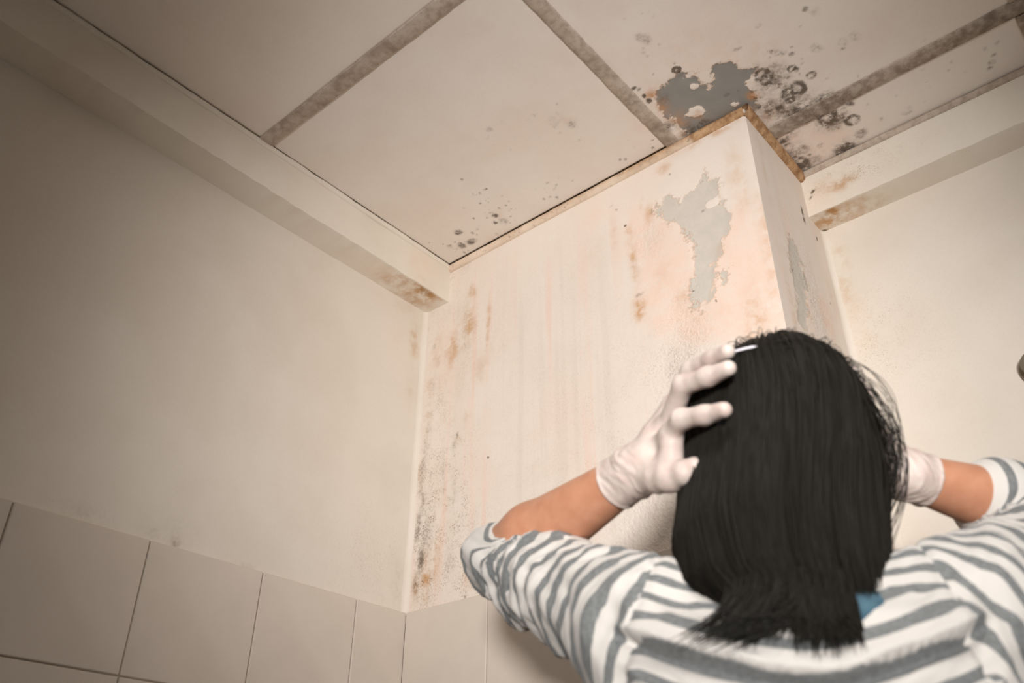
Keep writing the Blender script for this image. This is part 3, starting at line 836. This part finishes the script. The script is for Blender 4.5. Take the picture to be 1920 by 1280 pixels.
RH = {
    'index': [Lc(0.092, 0.057, 0.038), Lc(0.085, 0.035, 0.076), Lc(0.072, 0.019, 0.096), Lc(0.058, 0.005, 0.108)],
    'middle': [Lc(0.092, 0.075, 0.042), Lc(0.081, 0.065, 0.086), Lc(0.066, 0.055, 0.108), Lc(0.048, 0.045, 0.122)],
    'ring': [Lc(0.089, 0.092, 0.036), Lc(0.078, 0.092, 0.078), Lc(0.064, 0.087, 0.100), Lc(0.048, 0.081, 0.114)],
    'little': [Lc(0.083, 0.107, 0.026), Lc(0.074, 0.115, 0.058), Lc(0.064, 0.115, 0.076), Lc(0.054, 0.113, 0.090)],
    'thumb': [Lc(0.092, 0.047, -0.020), Lc(0.090, 0.025, -0.002), Lc(0.084, 0.007, 0.010), Lc(0.074, -0.009, 0.018)]}
RAD = {'index': (.0102, .0088, .0080, .0064), 'middle': (.0104, .0090, .0082, .0066), 'ring': (.0100, .0086, .0078, .0063), 'little': (.0090, .0078, .0070, .0060), 'thumb': (.0125, .0112, .0098, .0072)}
def hand(F_, H_, W, E, g=0.0):
    names = ['index', 'middle', 'ring', 'little']
    d = (W - E) / np.linalg.norm(W - E)
    for i, nme in enumerate(names):
        m = H_[nme][0]
        F_.cap(W + (m - W) * 0.12, m, .0145 + g, .0112 + g, .008)
    for a, b in (('index', 'middle'), ('middle', 'ring'), ('ring', 'little')):
        pa, pb = W + (H_[a][0] - W) * 0.55, W + (H_[b][0] - W) * 0.55
        F_.cap(pa, pb, .0125 + g, .0120 + g, .008)
    F_.cap(W - d * 0.005, (H_['thumb'][0] + H_['thumb'][1]) / 2, .016 + g, .0155 + g, .010)
    F_.cap((H_['index'][0] + W) / 2, H_['thumb'][1], .011 + g, .009 + g, .010)
    F_.cap(H_['index'][0] * 0.55 + H_['index'][1] * 0.45, H_['thumb'][1] * 0.8 + H_['thumb'][2] * 0.2, .0105 + g, .0115 + g, .012)
    for nme in H_:
        c, r = H_[nme], RAD[nme]
        for i in range(3): F_.cap(c[i], c[i + 1], r[i] + g, r[i + 1] + g, .006)

# ---- body: one continuous skin surface
B_ = Field((-.42, -.20, 0.0), (.37, .26, HZ + .135), 0.004)
B_.loft([(0.74, .12, .095, -.03, -.045)] + TORSO, -0.008)
for sx in (-1, 1):
    hip = np.array([-.03 + sx * .08, -.045, .82]); kn = np.array([-.03 + sx * .09, -.035, .46]); an = np.array([-.03 + sx * .095, -.06, .075])
    B_.cap(hip, kn, .080, .052, .03); B_.cap(kn, an, .052, .034, .015)
    B_.cap(an, an + (0.01 * sx, .13, -.045), .036, .028, .02); B_.cap(an, an + (0, -.03, -.042), .034, .030, .02)
B_.cap(Lc(-.016, -.036, -.20), Lc(0, -.008, -.07), .052, .047, .03)
for S_, E_, W_ in ((LS, LE, LW), (RS, RE, RW)):
    B_.cap(Lc(-.018, -.036, -.175), S_, .042, .042, .04)
    B_.cap(S_, E_, .042, .036, .03)
    mid = E_ + (W_ - E_) * 0.28
    B_.cap(E_, mid, .037, .0400, .012); B_.cap(mid, W_, .0400, .0225, .012)
# head
B_.ell(Lc(0, -.006, .006), (.070, .085, .080), .02); B_.ell(Lc(0, .022, -.030), (.058, .066, .080), .03)
B_.ell(Lc(0, .072, -.088), (.022, .018, .018), .02)
B_.cap(Lc(0, .088, .004), Lc(0, .107, -.036), .007, .0105, .010)
for sx in (-1, 1):
    B_.ell(Lc(sx * .010, .098, -.039), (.007, .007, .006), .006)
    B_.ell(Lc(sx * .031, .094, .002), (.017, .012, .012), .010, 'sub')
    B_.ell(Lc(sx * .030, .078, .000), (.0125, .0125, .0125), .002)
    B_.ell(Lc(sx * .036, .074, -.030), (.020, .018, .018), .015)
    B_.ell(Lc(sx * .071, -.004, -.008), (.008, .018, .030), .006)
B_.cap(Lc(-.018, .086, -.062), Lc(.018, .086, -.062), .0055, .0055, .006)
B_.cap(Lc(-.014, .085, -.071), Lc(.014, .085, -.071), .0060, .0060, .005)
hand(B_, LH, LW, LE, -.0012); hand(B_, RH, RW, RE, -.0012)
V, Q = B_.mesh()
V = relax(V, Q, 1, 0.4)
n = NT('skin')
nn = n.noise(60, 4)
c = n.mix(n.step(nn, 0.3, 0.7), lin(202, 146, 116), lin(192, 135, 105))
n.bump(n.noise(420, 3), 0.08, 0.001)
M_SKIN = n.out(c, 0.42, 0.4, Subsurface_Weight=0.12, Subsurface_Scale=0.006)
n.b.inputs['Subsurface Radius'].default_value = (1.0, 0.35, 0.2)
body = mesh_obj('body', V, Q, M_SKIN, person, True)
body['label'] = 'tanned skin of bare forearms, neck and face'
M_EYE = simple('eye_dark', lin(40, 28, 22), 0.15, 0.5)
M_LIP = simple('lip', lin(176, 98, 88), 0.4, 0.4)
def uvsphere(name, c, r, mat, parent, nu=20, nv=12):
    vs_, fs = [], []
    for j in range(nv + 1):
        for i in range(nu):
            a, b = 2 * math.pi * i / nu, math.pi * j / nv
            vs_.append((c[0] + r[0] * math.sin(b) * math.cos(a), c[1] + r[1] * math.sin(b) * math.sin(a), c[2] + r[2] * math.cos(b)))
    for j in range(nv):
        for i in range(nu): fs.append((j * nu + i, (j + 1) * nu + i, (j + 1) * nu + (i + 1) % nu, j * nu + (i + 1) % nu))
    return mesh_obj(name, vs_, fs, mat, parent, True)
M_WHITE = simple('eye_white', lin(226, 220, 212), 0.2, 0.5)
for sx in (-1, 1):
    uvsphere('eye', Lc(sx * .030, .0822, .000), (.0115, .0105, .0070), M_WHITE, body)
    uvsphere('iris', Lc(sx * .030, .0905, .000), (.0050, .0028, .0050), M_EYE, body)
uvsphere('lips', Lc(0, .0865, -.0665), (.017, .0050, .0065), M_LIP, body)

# ---- gloves
n = NT('latex_glove')
n1 = n.noise(45, 5, 0.6); n2 = n.noise(1.0, 4, 0.6, n.co((60, 60, 160)))
c = n.mix(n.step(n1, 0.35, 0.7), lin(212, 197, 188), lin(202, 182, 173))
n.bump(n.math('ADD', n1, n.math('MULTIPLY', n2, 0.6)), 0.35, 0.002)
M_GLOVE = n.out(c, 0.45, 0.35, Subsurface_Weight=0.10, Subsurface_Scale=0.004)
def glove(H_, W, E, f0, label):
    pts = np.array([p for k in H_ for p in H_[k]] + [W, W + (E - W) * (1 - f0) * 1.05])
    G_ = Field(pts.min(0) - .035, pts.max(0) + .035, 0.0016)
    hand(G_, H_, W, E, 0.0010)
    d = (W - E) / np.linalg.norm(W - E)
    C0 = E + (W - E) * f0
    G_.cap(C0 + d * 0.004, W, .0275, .0245, .012)
    G_.cap(W, W + d * 0.02, .0240, .0200, .012)
    G_.put(C0 - .04, C0 + .04, lambda X, Y, Z: ((X - C0[0]) * d[0] + (Y - C0[1]) * d[1] + (Z - C0[2]) * d[2]) + 0 * X, 0.0, 'sub')
    V, Q = G_.mesh()
    V = relax(V, Q, 2, 0.5)
    N = normals(V, Q)
    # latex bunches up around the wrist
    s = (V - C0) @ d; Lw = np.linalg.norm(W - C0)
    side = np.cross(d, [0, 0, 1.0]); side /= np.linalg.norm(side); up_ = np.cross(side, d)
    ang = np.arctan2((V - C0) @ up_, (V - C0) @ side)
    wr = np.exp(-((s - Lw * 1.0) / 0.024) ** 2)
    q = np.stack([s * 170 + 1.6 * np.sin(ang * 2), np.cos(ang) * 1.2, np.sin(ang) * 1.2], -1)
    V = V + N * (fbm(q, 3) * 0.0030 * wr + fbm(V * 90, 3) * 0.0007)[:, None]
    rim = np.exp(-((s - 0.0030) / 0.0016) ** 2)
    V = V + N * (rim * 0.0012)[:, None]
    g = mesh_obj('glove', V, Q, M_GLOVE, person, True)
    g['label'] = label
    return g
glove(LH, LW, LE, 0.865, 'white latex glove on the left hand, fingers spread over the hair')
glove(RH, RW, RE, 0.885, 'white latex glove on the right hand, half hidden by hair')

# ---- shirt
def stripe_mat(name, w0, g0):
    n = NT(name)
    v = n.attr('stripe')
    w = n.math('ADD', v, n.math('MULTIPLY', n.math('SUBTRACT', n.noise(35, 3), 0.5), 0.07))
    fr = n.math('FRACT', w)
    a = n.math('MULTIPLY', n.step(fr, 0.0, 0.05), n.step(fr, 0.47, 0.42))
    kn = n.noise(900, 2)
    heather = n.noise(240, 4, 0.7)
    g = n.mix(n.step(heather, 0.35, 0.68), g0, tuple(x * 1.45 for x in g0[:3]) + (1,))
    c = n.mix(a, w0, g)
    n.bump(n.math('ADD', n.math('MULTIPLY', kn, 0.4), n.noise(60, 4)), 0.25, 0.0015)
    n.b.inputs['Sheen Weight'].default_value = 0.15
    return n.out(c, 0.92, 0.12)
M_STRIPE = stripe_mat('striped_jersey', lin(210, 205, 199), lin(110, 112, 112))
PER = 0.0265
T_ = Field((-.41, -.215, 0.80), (.345, .25, HZ + .06), 0.0031)
T_.loft([(0.82, .158, .112, -.03, -.045)] + TORSO[1:], 0.011)
for S_ in (LS, RS):
    T_.cap(Lc(-.020, -.045, -.178), S_ + (0, -.004, -.002), .054, .053, .035)
    T_.cap(Lc(-.030 + (0.07 if S_[0] > 0 else -0.07), -.070, -.27), S_ + (0, -.010, -.015), .060, .050, .04)
ARMS = []
for S_, E_, W_, stub, sa, sb, sgn, sd, lab in (
        (LS, LE, LW, 0.045, P3(1250, 1030, .850), P3(1180, 1240, .790), -1, 0.0, 'crumpled striped sleeve pushed up to the left elbow'),
        (RS, RE, RW, 0.152, P3(1690, 990, .870), P3(1782, 1165, .820), 1, 2.1, 'striped sleeve around the right elbow')):
    fd = (W_ - E_) / np.linalg.norm(W_ - E_); u = S_ - E_; Lu = np.linalg.norm(u); u = u / Lu
    T_.cap(S_, E_, .0600, .0465 if S_[0] < 0 else .0430, .030 if S_[0] < 0 else .018)
    T_.cap(E_ + fd * -.004, E_ + fd * (stub - 0.045), .0455 if S_[0] < 0 else .0490, .0450 if S_[0] < 0 else .0470, .006)
    ln = (sb - sa) / np.linalg.norm(sb - sa)
    nrm = np.cross(ln, np.array([0, 1.0, -0.1])); nrm /= np.linalg.norm(nrm)
    if nrm[0] * sgn < 0: nrm = -nrm
    ARMS.append((S_, E_, fd, u, Lu, stub, sa, nrm, sd, lab))
T_.cap(Lc(-.016, -.034, -.125), Lc(-.012, -.02, -.06), .056, .060, 0.0, 'sub')
V, Q = T_.mesh(); V = relax(V, Q, 3, 0.5); N = normals(V, Q)
zr = V[:, 2] - HZ; xr = V[:, 0] + .03
back = np.clip(-(V[:, 1] + .05) / .05, 0, 1)
vv = zr - 0.30 * np.sqrt(xr ** 2 + .035 ** 2) - 0.9 * xr ** 2 + 0.0105
# the horizontal tuck across the shoulder blades and smaller drag lines towards both arms
tuck = vv + 0.244 + 0.004 * fbm(V * 14, 3)
fold = (np.exp(-np.clip(tuck, 0, 1) / 0.030) * np.clip(1 + tuck / 0.0030, 0, 1) * 0.0125 - 0.0085 * np.exp(-((tuck + 0.0075) / 0.0045) ** 2) - 0.0055 * np.exp(-np.abs(tuck + 0.01) / 0.05) * np.clip(-tuck / 0.004, 0, 1)) * back
drag = fbm(np.stack([xr * 12, V[:, 1] * 10, (zr - np.abs(xr) * 0.9) * 46], -1), 3) * 0.0075 * (0.35 + np.clip(np.abs(xr) / .1, 0, 1) * .65)
disp_t = fold + drag
str_t = (vv + 0.65 * np.clip(V[:, 1] + .115, 0, .25) + 0.03 * fbm(V * 16, 2) * np.abs(xr)) / PER - 0.35  # phase shifted so a grey stripe imitates the shade beneath the tuck
disp = disp_t.copy(); smooth01 = lambda x: np.clip(x, 0, 1) ** 2 * (3 - 2 * np.clip(x, 0, 1))
sleeves = []
for (S_, E_, fd, u, Lu, stub, sa, nrm, sd, lab) in ARMS:
    d = (V - sa) @ nrm
    tu = np.clip((V - E_) @ u, 0, Lu)
    du = np.linalg.norm(V - E_ - tu[:, None] * u, axis=1)
    tf = np.clip((V - E_) @ fd, 0, stub)
    df = np.linalg.norm(V - E_ - tf[:, None] * fd, axis=1)
    w = 1 / (1 + np.exp(np.clip((du - df) / 0.004, -60, 60)))
    sl = np.maximum(((V - E_) @ u) * w + (1 - w) * (-tf), -stub)
    a1 = np.cross(u, fd); a1 /= np.linalg.norm(a1); a2 = np.cross(a1, u)
    ang = np.arctan2((V - E_) @ a1, (V - E_) @ a2)
    q = np.stack([sl * 60 + 1.4 * np.sin(ang + sd), np.cos(ang) * 1.1 + sd, np.sin(ang) * 1.1], -1)
    q2 = np.stack([sl * 26 + 1.0 * np.sin(ang * 2 + sd), np.cos(ang) * 1.6, np.sin(ang) * 1.6 + sd], -1)
    amp = 0.35 + 0.65 * np.exp(-((sl - 0.06) / 0.09) ** 2)
    cr = (fbm(q, 4) * 0.0125 * amp + fbm(q2, 2) * 0.0065) * (0.12 + 0.88 * smooth01((sl + 0.045) / 0.05))
    # near the armhole the stripes run parallel to the seam
    ws = smooth01(1 - d / 0.10)
    near = (d > 0.0) & (d < 0.10) & (du < 0.10)
    ws = ws * (0.35 if sd == 0 else 0.0)
    sp = sl * (1 - ws) + (np.median((sl + d)[near]) - d) * ws
    st = (sp + 0.012 * np.sin(ang + 0.6 + sd) * amp * (1 - ws) + fbm(q2 + 9, 3) * 0.018 * amp * (1 - 0.7 * ws) + fbm(q, 2) * 0.006 * (1 - ws)) / (PER * 0.88)
    on = (d > 0) & (du < 0.12)
    wd = smooth01(d / 0.02) * (du < 0.14)
    disp = disp * (1 - wd) + cr * wd - 0.0035 * np.exp(-(d / 0.005) ** 2) * (du < 0.14)
    sleeves.append((d, on, st + 0.5, nrm, lab))
V2 = V + N * disp[:, None]
fs = [on[Q].mean(1) > 0.5 for (_, on, _, _, _) in sleeves]
ft = ~(fs[0] | fs[1])
vt = np.zeros(len(V), bool); vt[Q[ft].ravel()] = True
for k_, (d, on, st, nrm, lab) in enumerate(sleeves):       # straighten both armhole seams
    vsl = np.zeros(len(V), bool); vsl[Q[fs[k_]].ravel()] = True
    bnd = vt & vsl & (np.abs(d) < 0.006)
    V2[bnd] -= d[bnd][:, None] * nrm
def sub_mesh(mask, attr):
    f = Q[mask]; ids = np.unique(f); mp = np.full(len(V2), -1, np.int64); mp[ids] = np.arange(len(ids))
    return V2[ids], mp[f], {'stripe': attr[ids]}
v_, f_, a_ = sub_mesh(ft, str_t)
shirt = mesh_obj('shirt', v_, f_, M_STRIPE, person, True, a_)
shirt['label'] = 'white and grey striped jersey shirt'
for k_, (d, on, st, nrm, lab) in enumerate(sleeves):
    v_, f_, a_ = sub_mesh(fs[k_], st)
    mesh_obj('sleeve', v_, f_, M_STRIPE, shirt, True, a_)['label'] = lab
# blue collar of the garment underneath
n = NT('blue_cotton'); n.bump(n.noise(300, 3), 0.2, 0.001)
M_BLUE = n.out(n.mix(n.step(n.noise(40, 3), .3, .7), lin(86, 116, 130), lin(66, 92, 108)), 0.9, 0.15)
C_ = Field(Lc(-.13, -.18, -.30), Lc(.10, .07, -.08), 0.003)
C_.cap(Lc(-.016, -.070, -.214), Lc(-.014, -.050, -.165), .083, .064, 0)
C_.cap(Lc(-.014, -.034, -.150), Lc(-.008, -.01, -.03), .053, .054, 0.0, 'sub')
V, Q = C_.mesh(); V = relax(V, Q, 1)
V = V + normals(V, Q) * (fbm(V * 40, 3) * 0.003)[:, None]
mesh_obj('collar', V, Q, M_BLUE, person, True)['label'] = 'blue collar showing at the nape'
# trousers and shoes
M_TROUSER = simple('dark_trousers', lin(62, 66, 78), 0.9, 0.15, (120, 0.3, 0.002), 0.15)
M_SHOE = simple('shoe', lin(70, 62, 56), 0.6, 0.3)
P_ = Field((-.24, -.20, 0.03), (.18, .14, 0.98), 0.006)
P_.loft([(0.74, .128, .105, -.03, -.045), (0.80, .158, .113, -.03, -.045), (0.92, .155, .110, -.03, -.045), (0.96, .150, .106, -.03, -.045)], 0)
for sx in (-1, 1):
    hip = np.array([-.03 + sx * .08, -.045, .82]); kn = np.array([-.03 + sx * .09, -.035, .46]); an = np.array([-.03 + sx * .095, -.06, .10])
    P_.cap(hip, kn, .088, .066, .03); P_.cap(kn, an, .066, .056, .015)
V, Q = P_.mesh(); V = relax(V, Q, 1); V = V + normals(V, Q) * (fbm(V * 16, 3) * 0.004)[:, None]
mesh_obj('trousers', V, Q, M_TROUSER, person, True)
for sx in (-1, 1):
    an = np.array([-.03 + sx * .095, -.06, .075])
    S_ = Field(an + (-.08, -.10, -.08), an + (.08, .22, .05), 0.004)
    S_.cap(an + (0, -.02, -.030), an + (0.01 * sx, .13, -.040), .043, .036, 0.02); S_.cap(an + (0, -.005, 0), an + (0, 0.02, -.03), .042, .045, .02)
    S_.put(an + (-.2, -.2, -.2), an + (.2, .3, -.0745), lambda X, Y, Z: (Z - 0.0005) + 0 * X + 0 * Y, 0.0, 'sub')
    V, Q = S_.mesh()
    mesh_obj('shoe', V, Q, M_SHOE, person, True)

# ---- hair
HT = np.array([(-.245, .034, .026, -.012, -.132), (-.215, .050, .054, -.020, -.106), (-.15, .084, .088, -.037, -.060), (-.10, .093, .099, -.035, -.038), (-.04, .095, .104, -.023, -.020), (.02, .092, .102, -.014, -.010)])
TOP = 0.112
def hair_r(z):
    k = np.clip(1 - np.abs((z - .02) / (TOP - .02)) ** 2.3, 0, 1) ** (1 / 2.15); k = np.where(z > .02, k, 1.0)
    return [np.interp(z, HT[:, 0], HT[:, i]) for i in range(1, 5)] + [k]
def hair_pt(phi, z, off=0.0):
    """phi 0 = back of the head, +90deg = her right"""
    a, b, cx, cy, k = hair_r(z)
    x = cx + (a * k + off) * np.sin(phi); y = cy - (b * k + off) * np.cos(phi)
    return np.stack([x, y, z + HZ + np.where(z > .02, off * np.clip((z - .02) / .1, 0, 1), 0)], -1)
def hair_end(phi):
    """height at which the hair ends, around the head; open over the face"""
    a = np.abs((phi + math.pi) % (2 * math.pi) - math.pi)
    side = -.168 - .038 * np.cos(phi * 1.3) - .008 * np.sin(phi * 5 + 1)
    fringe = .050
    w = np.clip((a - math.radians(112)) / math.radians(14), 0, 1); w = w * w * (3 - 2 * w)
    return side * (1 - w) + fringe * w
n = NT('black_hair')
hn = n.noise(1.0, 4, 0.6, n.co((260, 260, 6)))
M_HAIR = n.out(n.mix(n.step(hn, 0.35, 0.7), lin(36, 33, 29), lin(30, 28, 24)), 0.46, 0.18)
nph, ns = 240, 60
ph = np.linspace(-math.pi, math.pi, nph, endpoint=False)
PH, S = np.meshgrid(ph, np.linspace(0, 1, ns), indexing='ij')
zend = hair_end(PH) + 0.012
th = np.minimum(S / 0.45, 1) * math.pi / 2
zz = np.where(S < 0.45, 0.02 + (TOP - .02) * np.cos(th), 0)
zz = np.where(S >= 0.45, 0.02 + (zend - 0.02) * (S - 0.45) / 0.55, zz)
zz = np.maximum(zz, zend)
clump = fbm(np.stack([np.sin(PH) * 9, np.cos(PH) * 9, zz * 5], -1), 4)
P = hair_pt(PH, zz, -0.006 + clump * 0.005)
inner = hair_pt(PH[:, -1], zz[:, -1], -0.05); inner[:, 2] += 0.03
P = np.concatenate([P, inner[:, None]], 1)
nr = ns + 1
idx = np.arange(nph * nr).reshape(nph, nr)
nx_ = np.roll(idx, -1, 0)
f = np.stack([idx[:, :-1], idx[:, 1:], nx_[:, 1:], nx_[:, :-1]], -1).reshape(-1, 4)
hv, hf = [P.reshape(-1, 3)], [f]
base = nph * nr
def strand_tubes(paths, radii):
    """paths (n, m, 3) -> 3-sided tapering tubes"""
    n_, m_, _ = paths.shape
    d = np.gradient(paths, axis=1); d /= np.maximum(np.linalg.norm(d, axis=2, keepdims=True), 1e-9)
    r_ = np.cross(d, np.array([0.31, 0.87, 0.21])); r_ /= np.maximum(np.linalg.norm(r_, axis=2, keepdims=True), 1e-9)
    b_ = np.cross(d, r_)
    out = []
    for k in range(3):
        a = 2 * math.pi * k / 3
        out.append(paths + (r_ * math.cos(a) + b_ * math.sin(a)) * radii[..., None])
    V = np.stack(out, 2)
    I = np.arange(n_ * m_ * 3).reshape(n_, m_, 3)
    qs = []
    for k in range(3):
        k2 = (k + 1) % 3
        qs.append(np.stack([I[:, :-1, k], I[:, :-1, k2], I[:, 1:, k2], I[:, 1:, k]], -1).reshape(-1, 4))
    return V.reshape(-1, 3), np.concatenate(qs)
NS, MS = 4200, 24
ph0 = RNG.uniform(-math.pi, math.pi, NS)
t = np.linspace(0, 1, MS)[None]
start = RNG.uniform(0.02, 0.35, NS)[:, None]
s = start + (1 - start) * t
jit = RNG.normal(0, 0.014, NS)
zend = hair_end(ph0) + RNG.normal(0, 0.008, NS) - np.where(np.abs(ph0 - 0.15) < 0.6, RNG.uniform(0, .014, NS), 0)
thh = np.minimum(s / 0.42, 1) * math.pi / 2
zz = np.where(s < 0.42, 0.02 + (TOP - .02) * np.cos(thh), 0.02 + (zend[:, None] - 0.02) * (s - 0.42) / 0.58)
zz = np.maximum(zz, zend[:, None] + 0 * s)
ph1 = ph0[:, None] + jit[:, None] * t * 4 + 0.05 * np.sin(ph0 * 13)[:, None] * t
off = RNG.uniform(-0.005, 0.0025, NS)[:, None] + 0.003 * fbm(np.stack([np.sin(ph0) * 9, np.cos(ph0) * 9, ph0 * 0], -1), 3)[:, None] + 0.003 * np.sin(t * 5 + ph0[:, None] * 3)
pp = hair_pt(ph1, np.maximum(zz, -.226), off)
rad = (RNG.uniform(.0005, .0010, NS)[:, None]) * np.clip((1.02 - t) / 0.25, 0.15, 1)
v1, f1 = strand_tubes(pp, rad); hv.append(v1); hf.append(f1 + base); base += len(v1)
# loose ends over the left shoulder and the nape, flicked outwards
NF = 420
t2 = np.linspace(0, 1, 14)[None]
a0 = RNG.uniform(-.75, .55, NF)[:, None]
z0_ = RNG.uniform(-.20, -.16, NF)[:, None]
flick = np.where(a0 < -.1, RNG.uniform(.0, .055, NF)[:, None], RNG.uniform(-.005, .012, NF)[:, None])
zz = z0_ + (np.where(a0 < -.1, -.214, -.222) + RNG.normal(0, .006, NF)[:, None] - z0_) * t2
p0 = hair_pt(a0 + 0 * t2, np.maximum(z0_ + 0 * t2, -.20), 0.002)
p0[..., 2] = zz + HZ
p0[..., 0] -= flick * t2 ** 2
p0[..., 1] -= (0.002 + 0.014 * t2 ** 1.5)
rad = RNG.uniform(.0006, .0011, NF)[:, None] * np.clip((1.02 - t2) / 0.4, 0.15, 1)
v1, f1 = strand_tubes(p0, rad); hv.append(v1); hf.append(f1 + base); base += len(v1)
# flyaways on her right side and short frizz on the crown
NF = 70
a0 = RNG.uniform(.95, 1.75, NF)[:, None]
zt = np.linspace(0, 1, 18)[None]
z_ = RNG.uniform(.02, .085, NF)[:, None] + (RNG.uniform(-.12, -.05, NF)[:, None] - .05) * zt
bow = np.sin(zt * math.pi) * RNG.uniform(.004, .024, NF)[:, None]
p0 = hair_pt(a0 + 0.25 * zt, np.clip(z_, -.19, .115), bow)
v1, f1 = strand_tubes(p0, np.full((NF, 18), .00040) * RNG.uniform(.7, 1.3, NF)[:, None]); hv.append(v1); hf.append(f1 + base); base += len(v1)
NF = 150
a0 = RNG.uniform(-1.6, 1.6, NF)[:, None]; zt = np.linspace(0, 1, 8)[None]
z_ = np.clip(RNG.uniform(.06, .122, NF)[:, None] + RNG.uniform(-.02, .004, NF)[:, None] * zt, -.1, .1235)
p0 = hair_pt(a0 + RNG.normal(0, .25, NF)[:, None] * zt, z_, RNG.uniform(.003, .010, NF)[:, None] * np.sin(zt * math.pi))
v1, f1 = strand_tubes(p0, np.full((NF, 8), .00035)); hv.append(v1); hf.append(f1 + base); base += len(v1)
hair = mesh_obj('hair', np.concatenate(hv), np.concatenate(hf), M_HAIR, person, True)
hair['label'] = 'straight black chin-length hair'
# thin white band lying over the hair by the fingertips
M_BAND = simple('white_elastic', lin(236, 232, 240), 0.5, 0.3)
k = np.linspace(0, 1, 40)
A0, A1 = P3(1352, 664, .872), P3(1416, 638, .852)
pth = []
for q in k:
    w = A0 * (1 - q) + A1 * q
    pth.append(w)
pth = np.array(pth)
ctr = Lc(0, -.012, .02)
def lift(p):                              # push a point out of the hair surface
    z = p[2] - HZ; a, b, cx, cy, kk = hair_r(np.array(z))
    d = math.hypot((p[0] - cx) / max(a * kk, 1e-3), (p[1] - cy) / max(b * kk, 1e-3))
    return np.array([cx + (p[0] - cx) / d * 1.085, cy + (p[1] - cy) / d * 1.085, p[2]])
pth = np.array([lift(p) for p in pth])
side = np.array([0, 0, 1.0])
V = []; 
for i, p in enumerate(pth):
    w = .0016 * min(1, 6 * (1 - k[i]) + .15)
    outw = p - ctr; outw /= np.linalg.norm(outw)
    tn = pth[min(i + 1, 39)] - pth[max(i - 1, 0)]; tn /= np.linalg.norm(tn)
    sd_ = np.cross(tn, outw)
    for (aa, bb) in ((-1, 0), (-.6, .5), (.6, .5), (1, 0), (.6, -.5), (-.6, -.5)): V.append(p + sd_ * w * aa + outw * w * bb)
F6 = [(i * 6 + j, i * 6 + (j + 1) % 6, (i + 1) * 6 + (j + 1) % 6, (i + 1) * 6 + j) for i in range(39) for j in range(6)]
F6 += [tuple(range(5, -1, -1)), tuple(39 * 6 + j for j in range(6))]
mesh_obj('head_band', V, F6, M_BAND, person, True)['label'] = 'thin white elastic band over the hair'

# ------------------------------------------------------------------ small dark knob at the right edge
kc = hit(1951, 690, 1, YW)
knob = empty('wall_knob', (kc[0], YW, kc[2]))
tag(knob, 'small dark round knob on the pale wall at the right edge', 'knob')
def turned(name, prof, mat, parent, nseg=28):
    vs_, fs = [], []
    for (r_, d_) in prof:
        for i in range(nseg):
            a = 2 * math.pi * i / nseg
            vs_.append((r_ * math.cos(a), -d_, r_ * math.sin(a)))
    for j in range(len(prof) - 1):
        for i in range(nseg): fs.append((j * nseg + i, j * nseg + (i + 1) % nseg, (j + 1) * nseg + (i + 1) % nseg, (j + 1) * nseg + i))
    fs.append(tuple(range((len(prof) - 1) * nseg, len(prof) * nseg)))
    return mesh_obj(name, vs_, fs, mat, parent, True)
turned('base_plate', [(.030, -.001), (.030, .003), (.028, .006), (.012, .008)], M_FIX, knob)
turned('knob', [(.009, .006), (.009, .014), (.020, .018), (.023, .024), (.020, .030), (.010, .033)], M_FIX, knob)
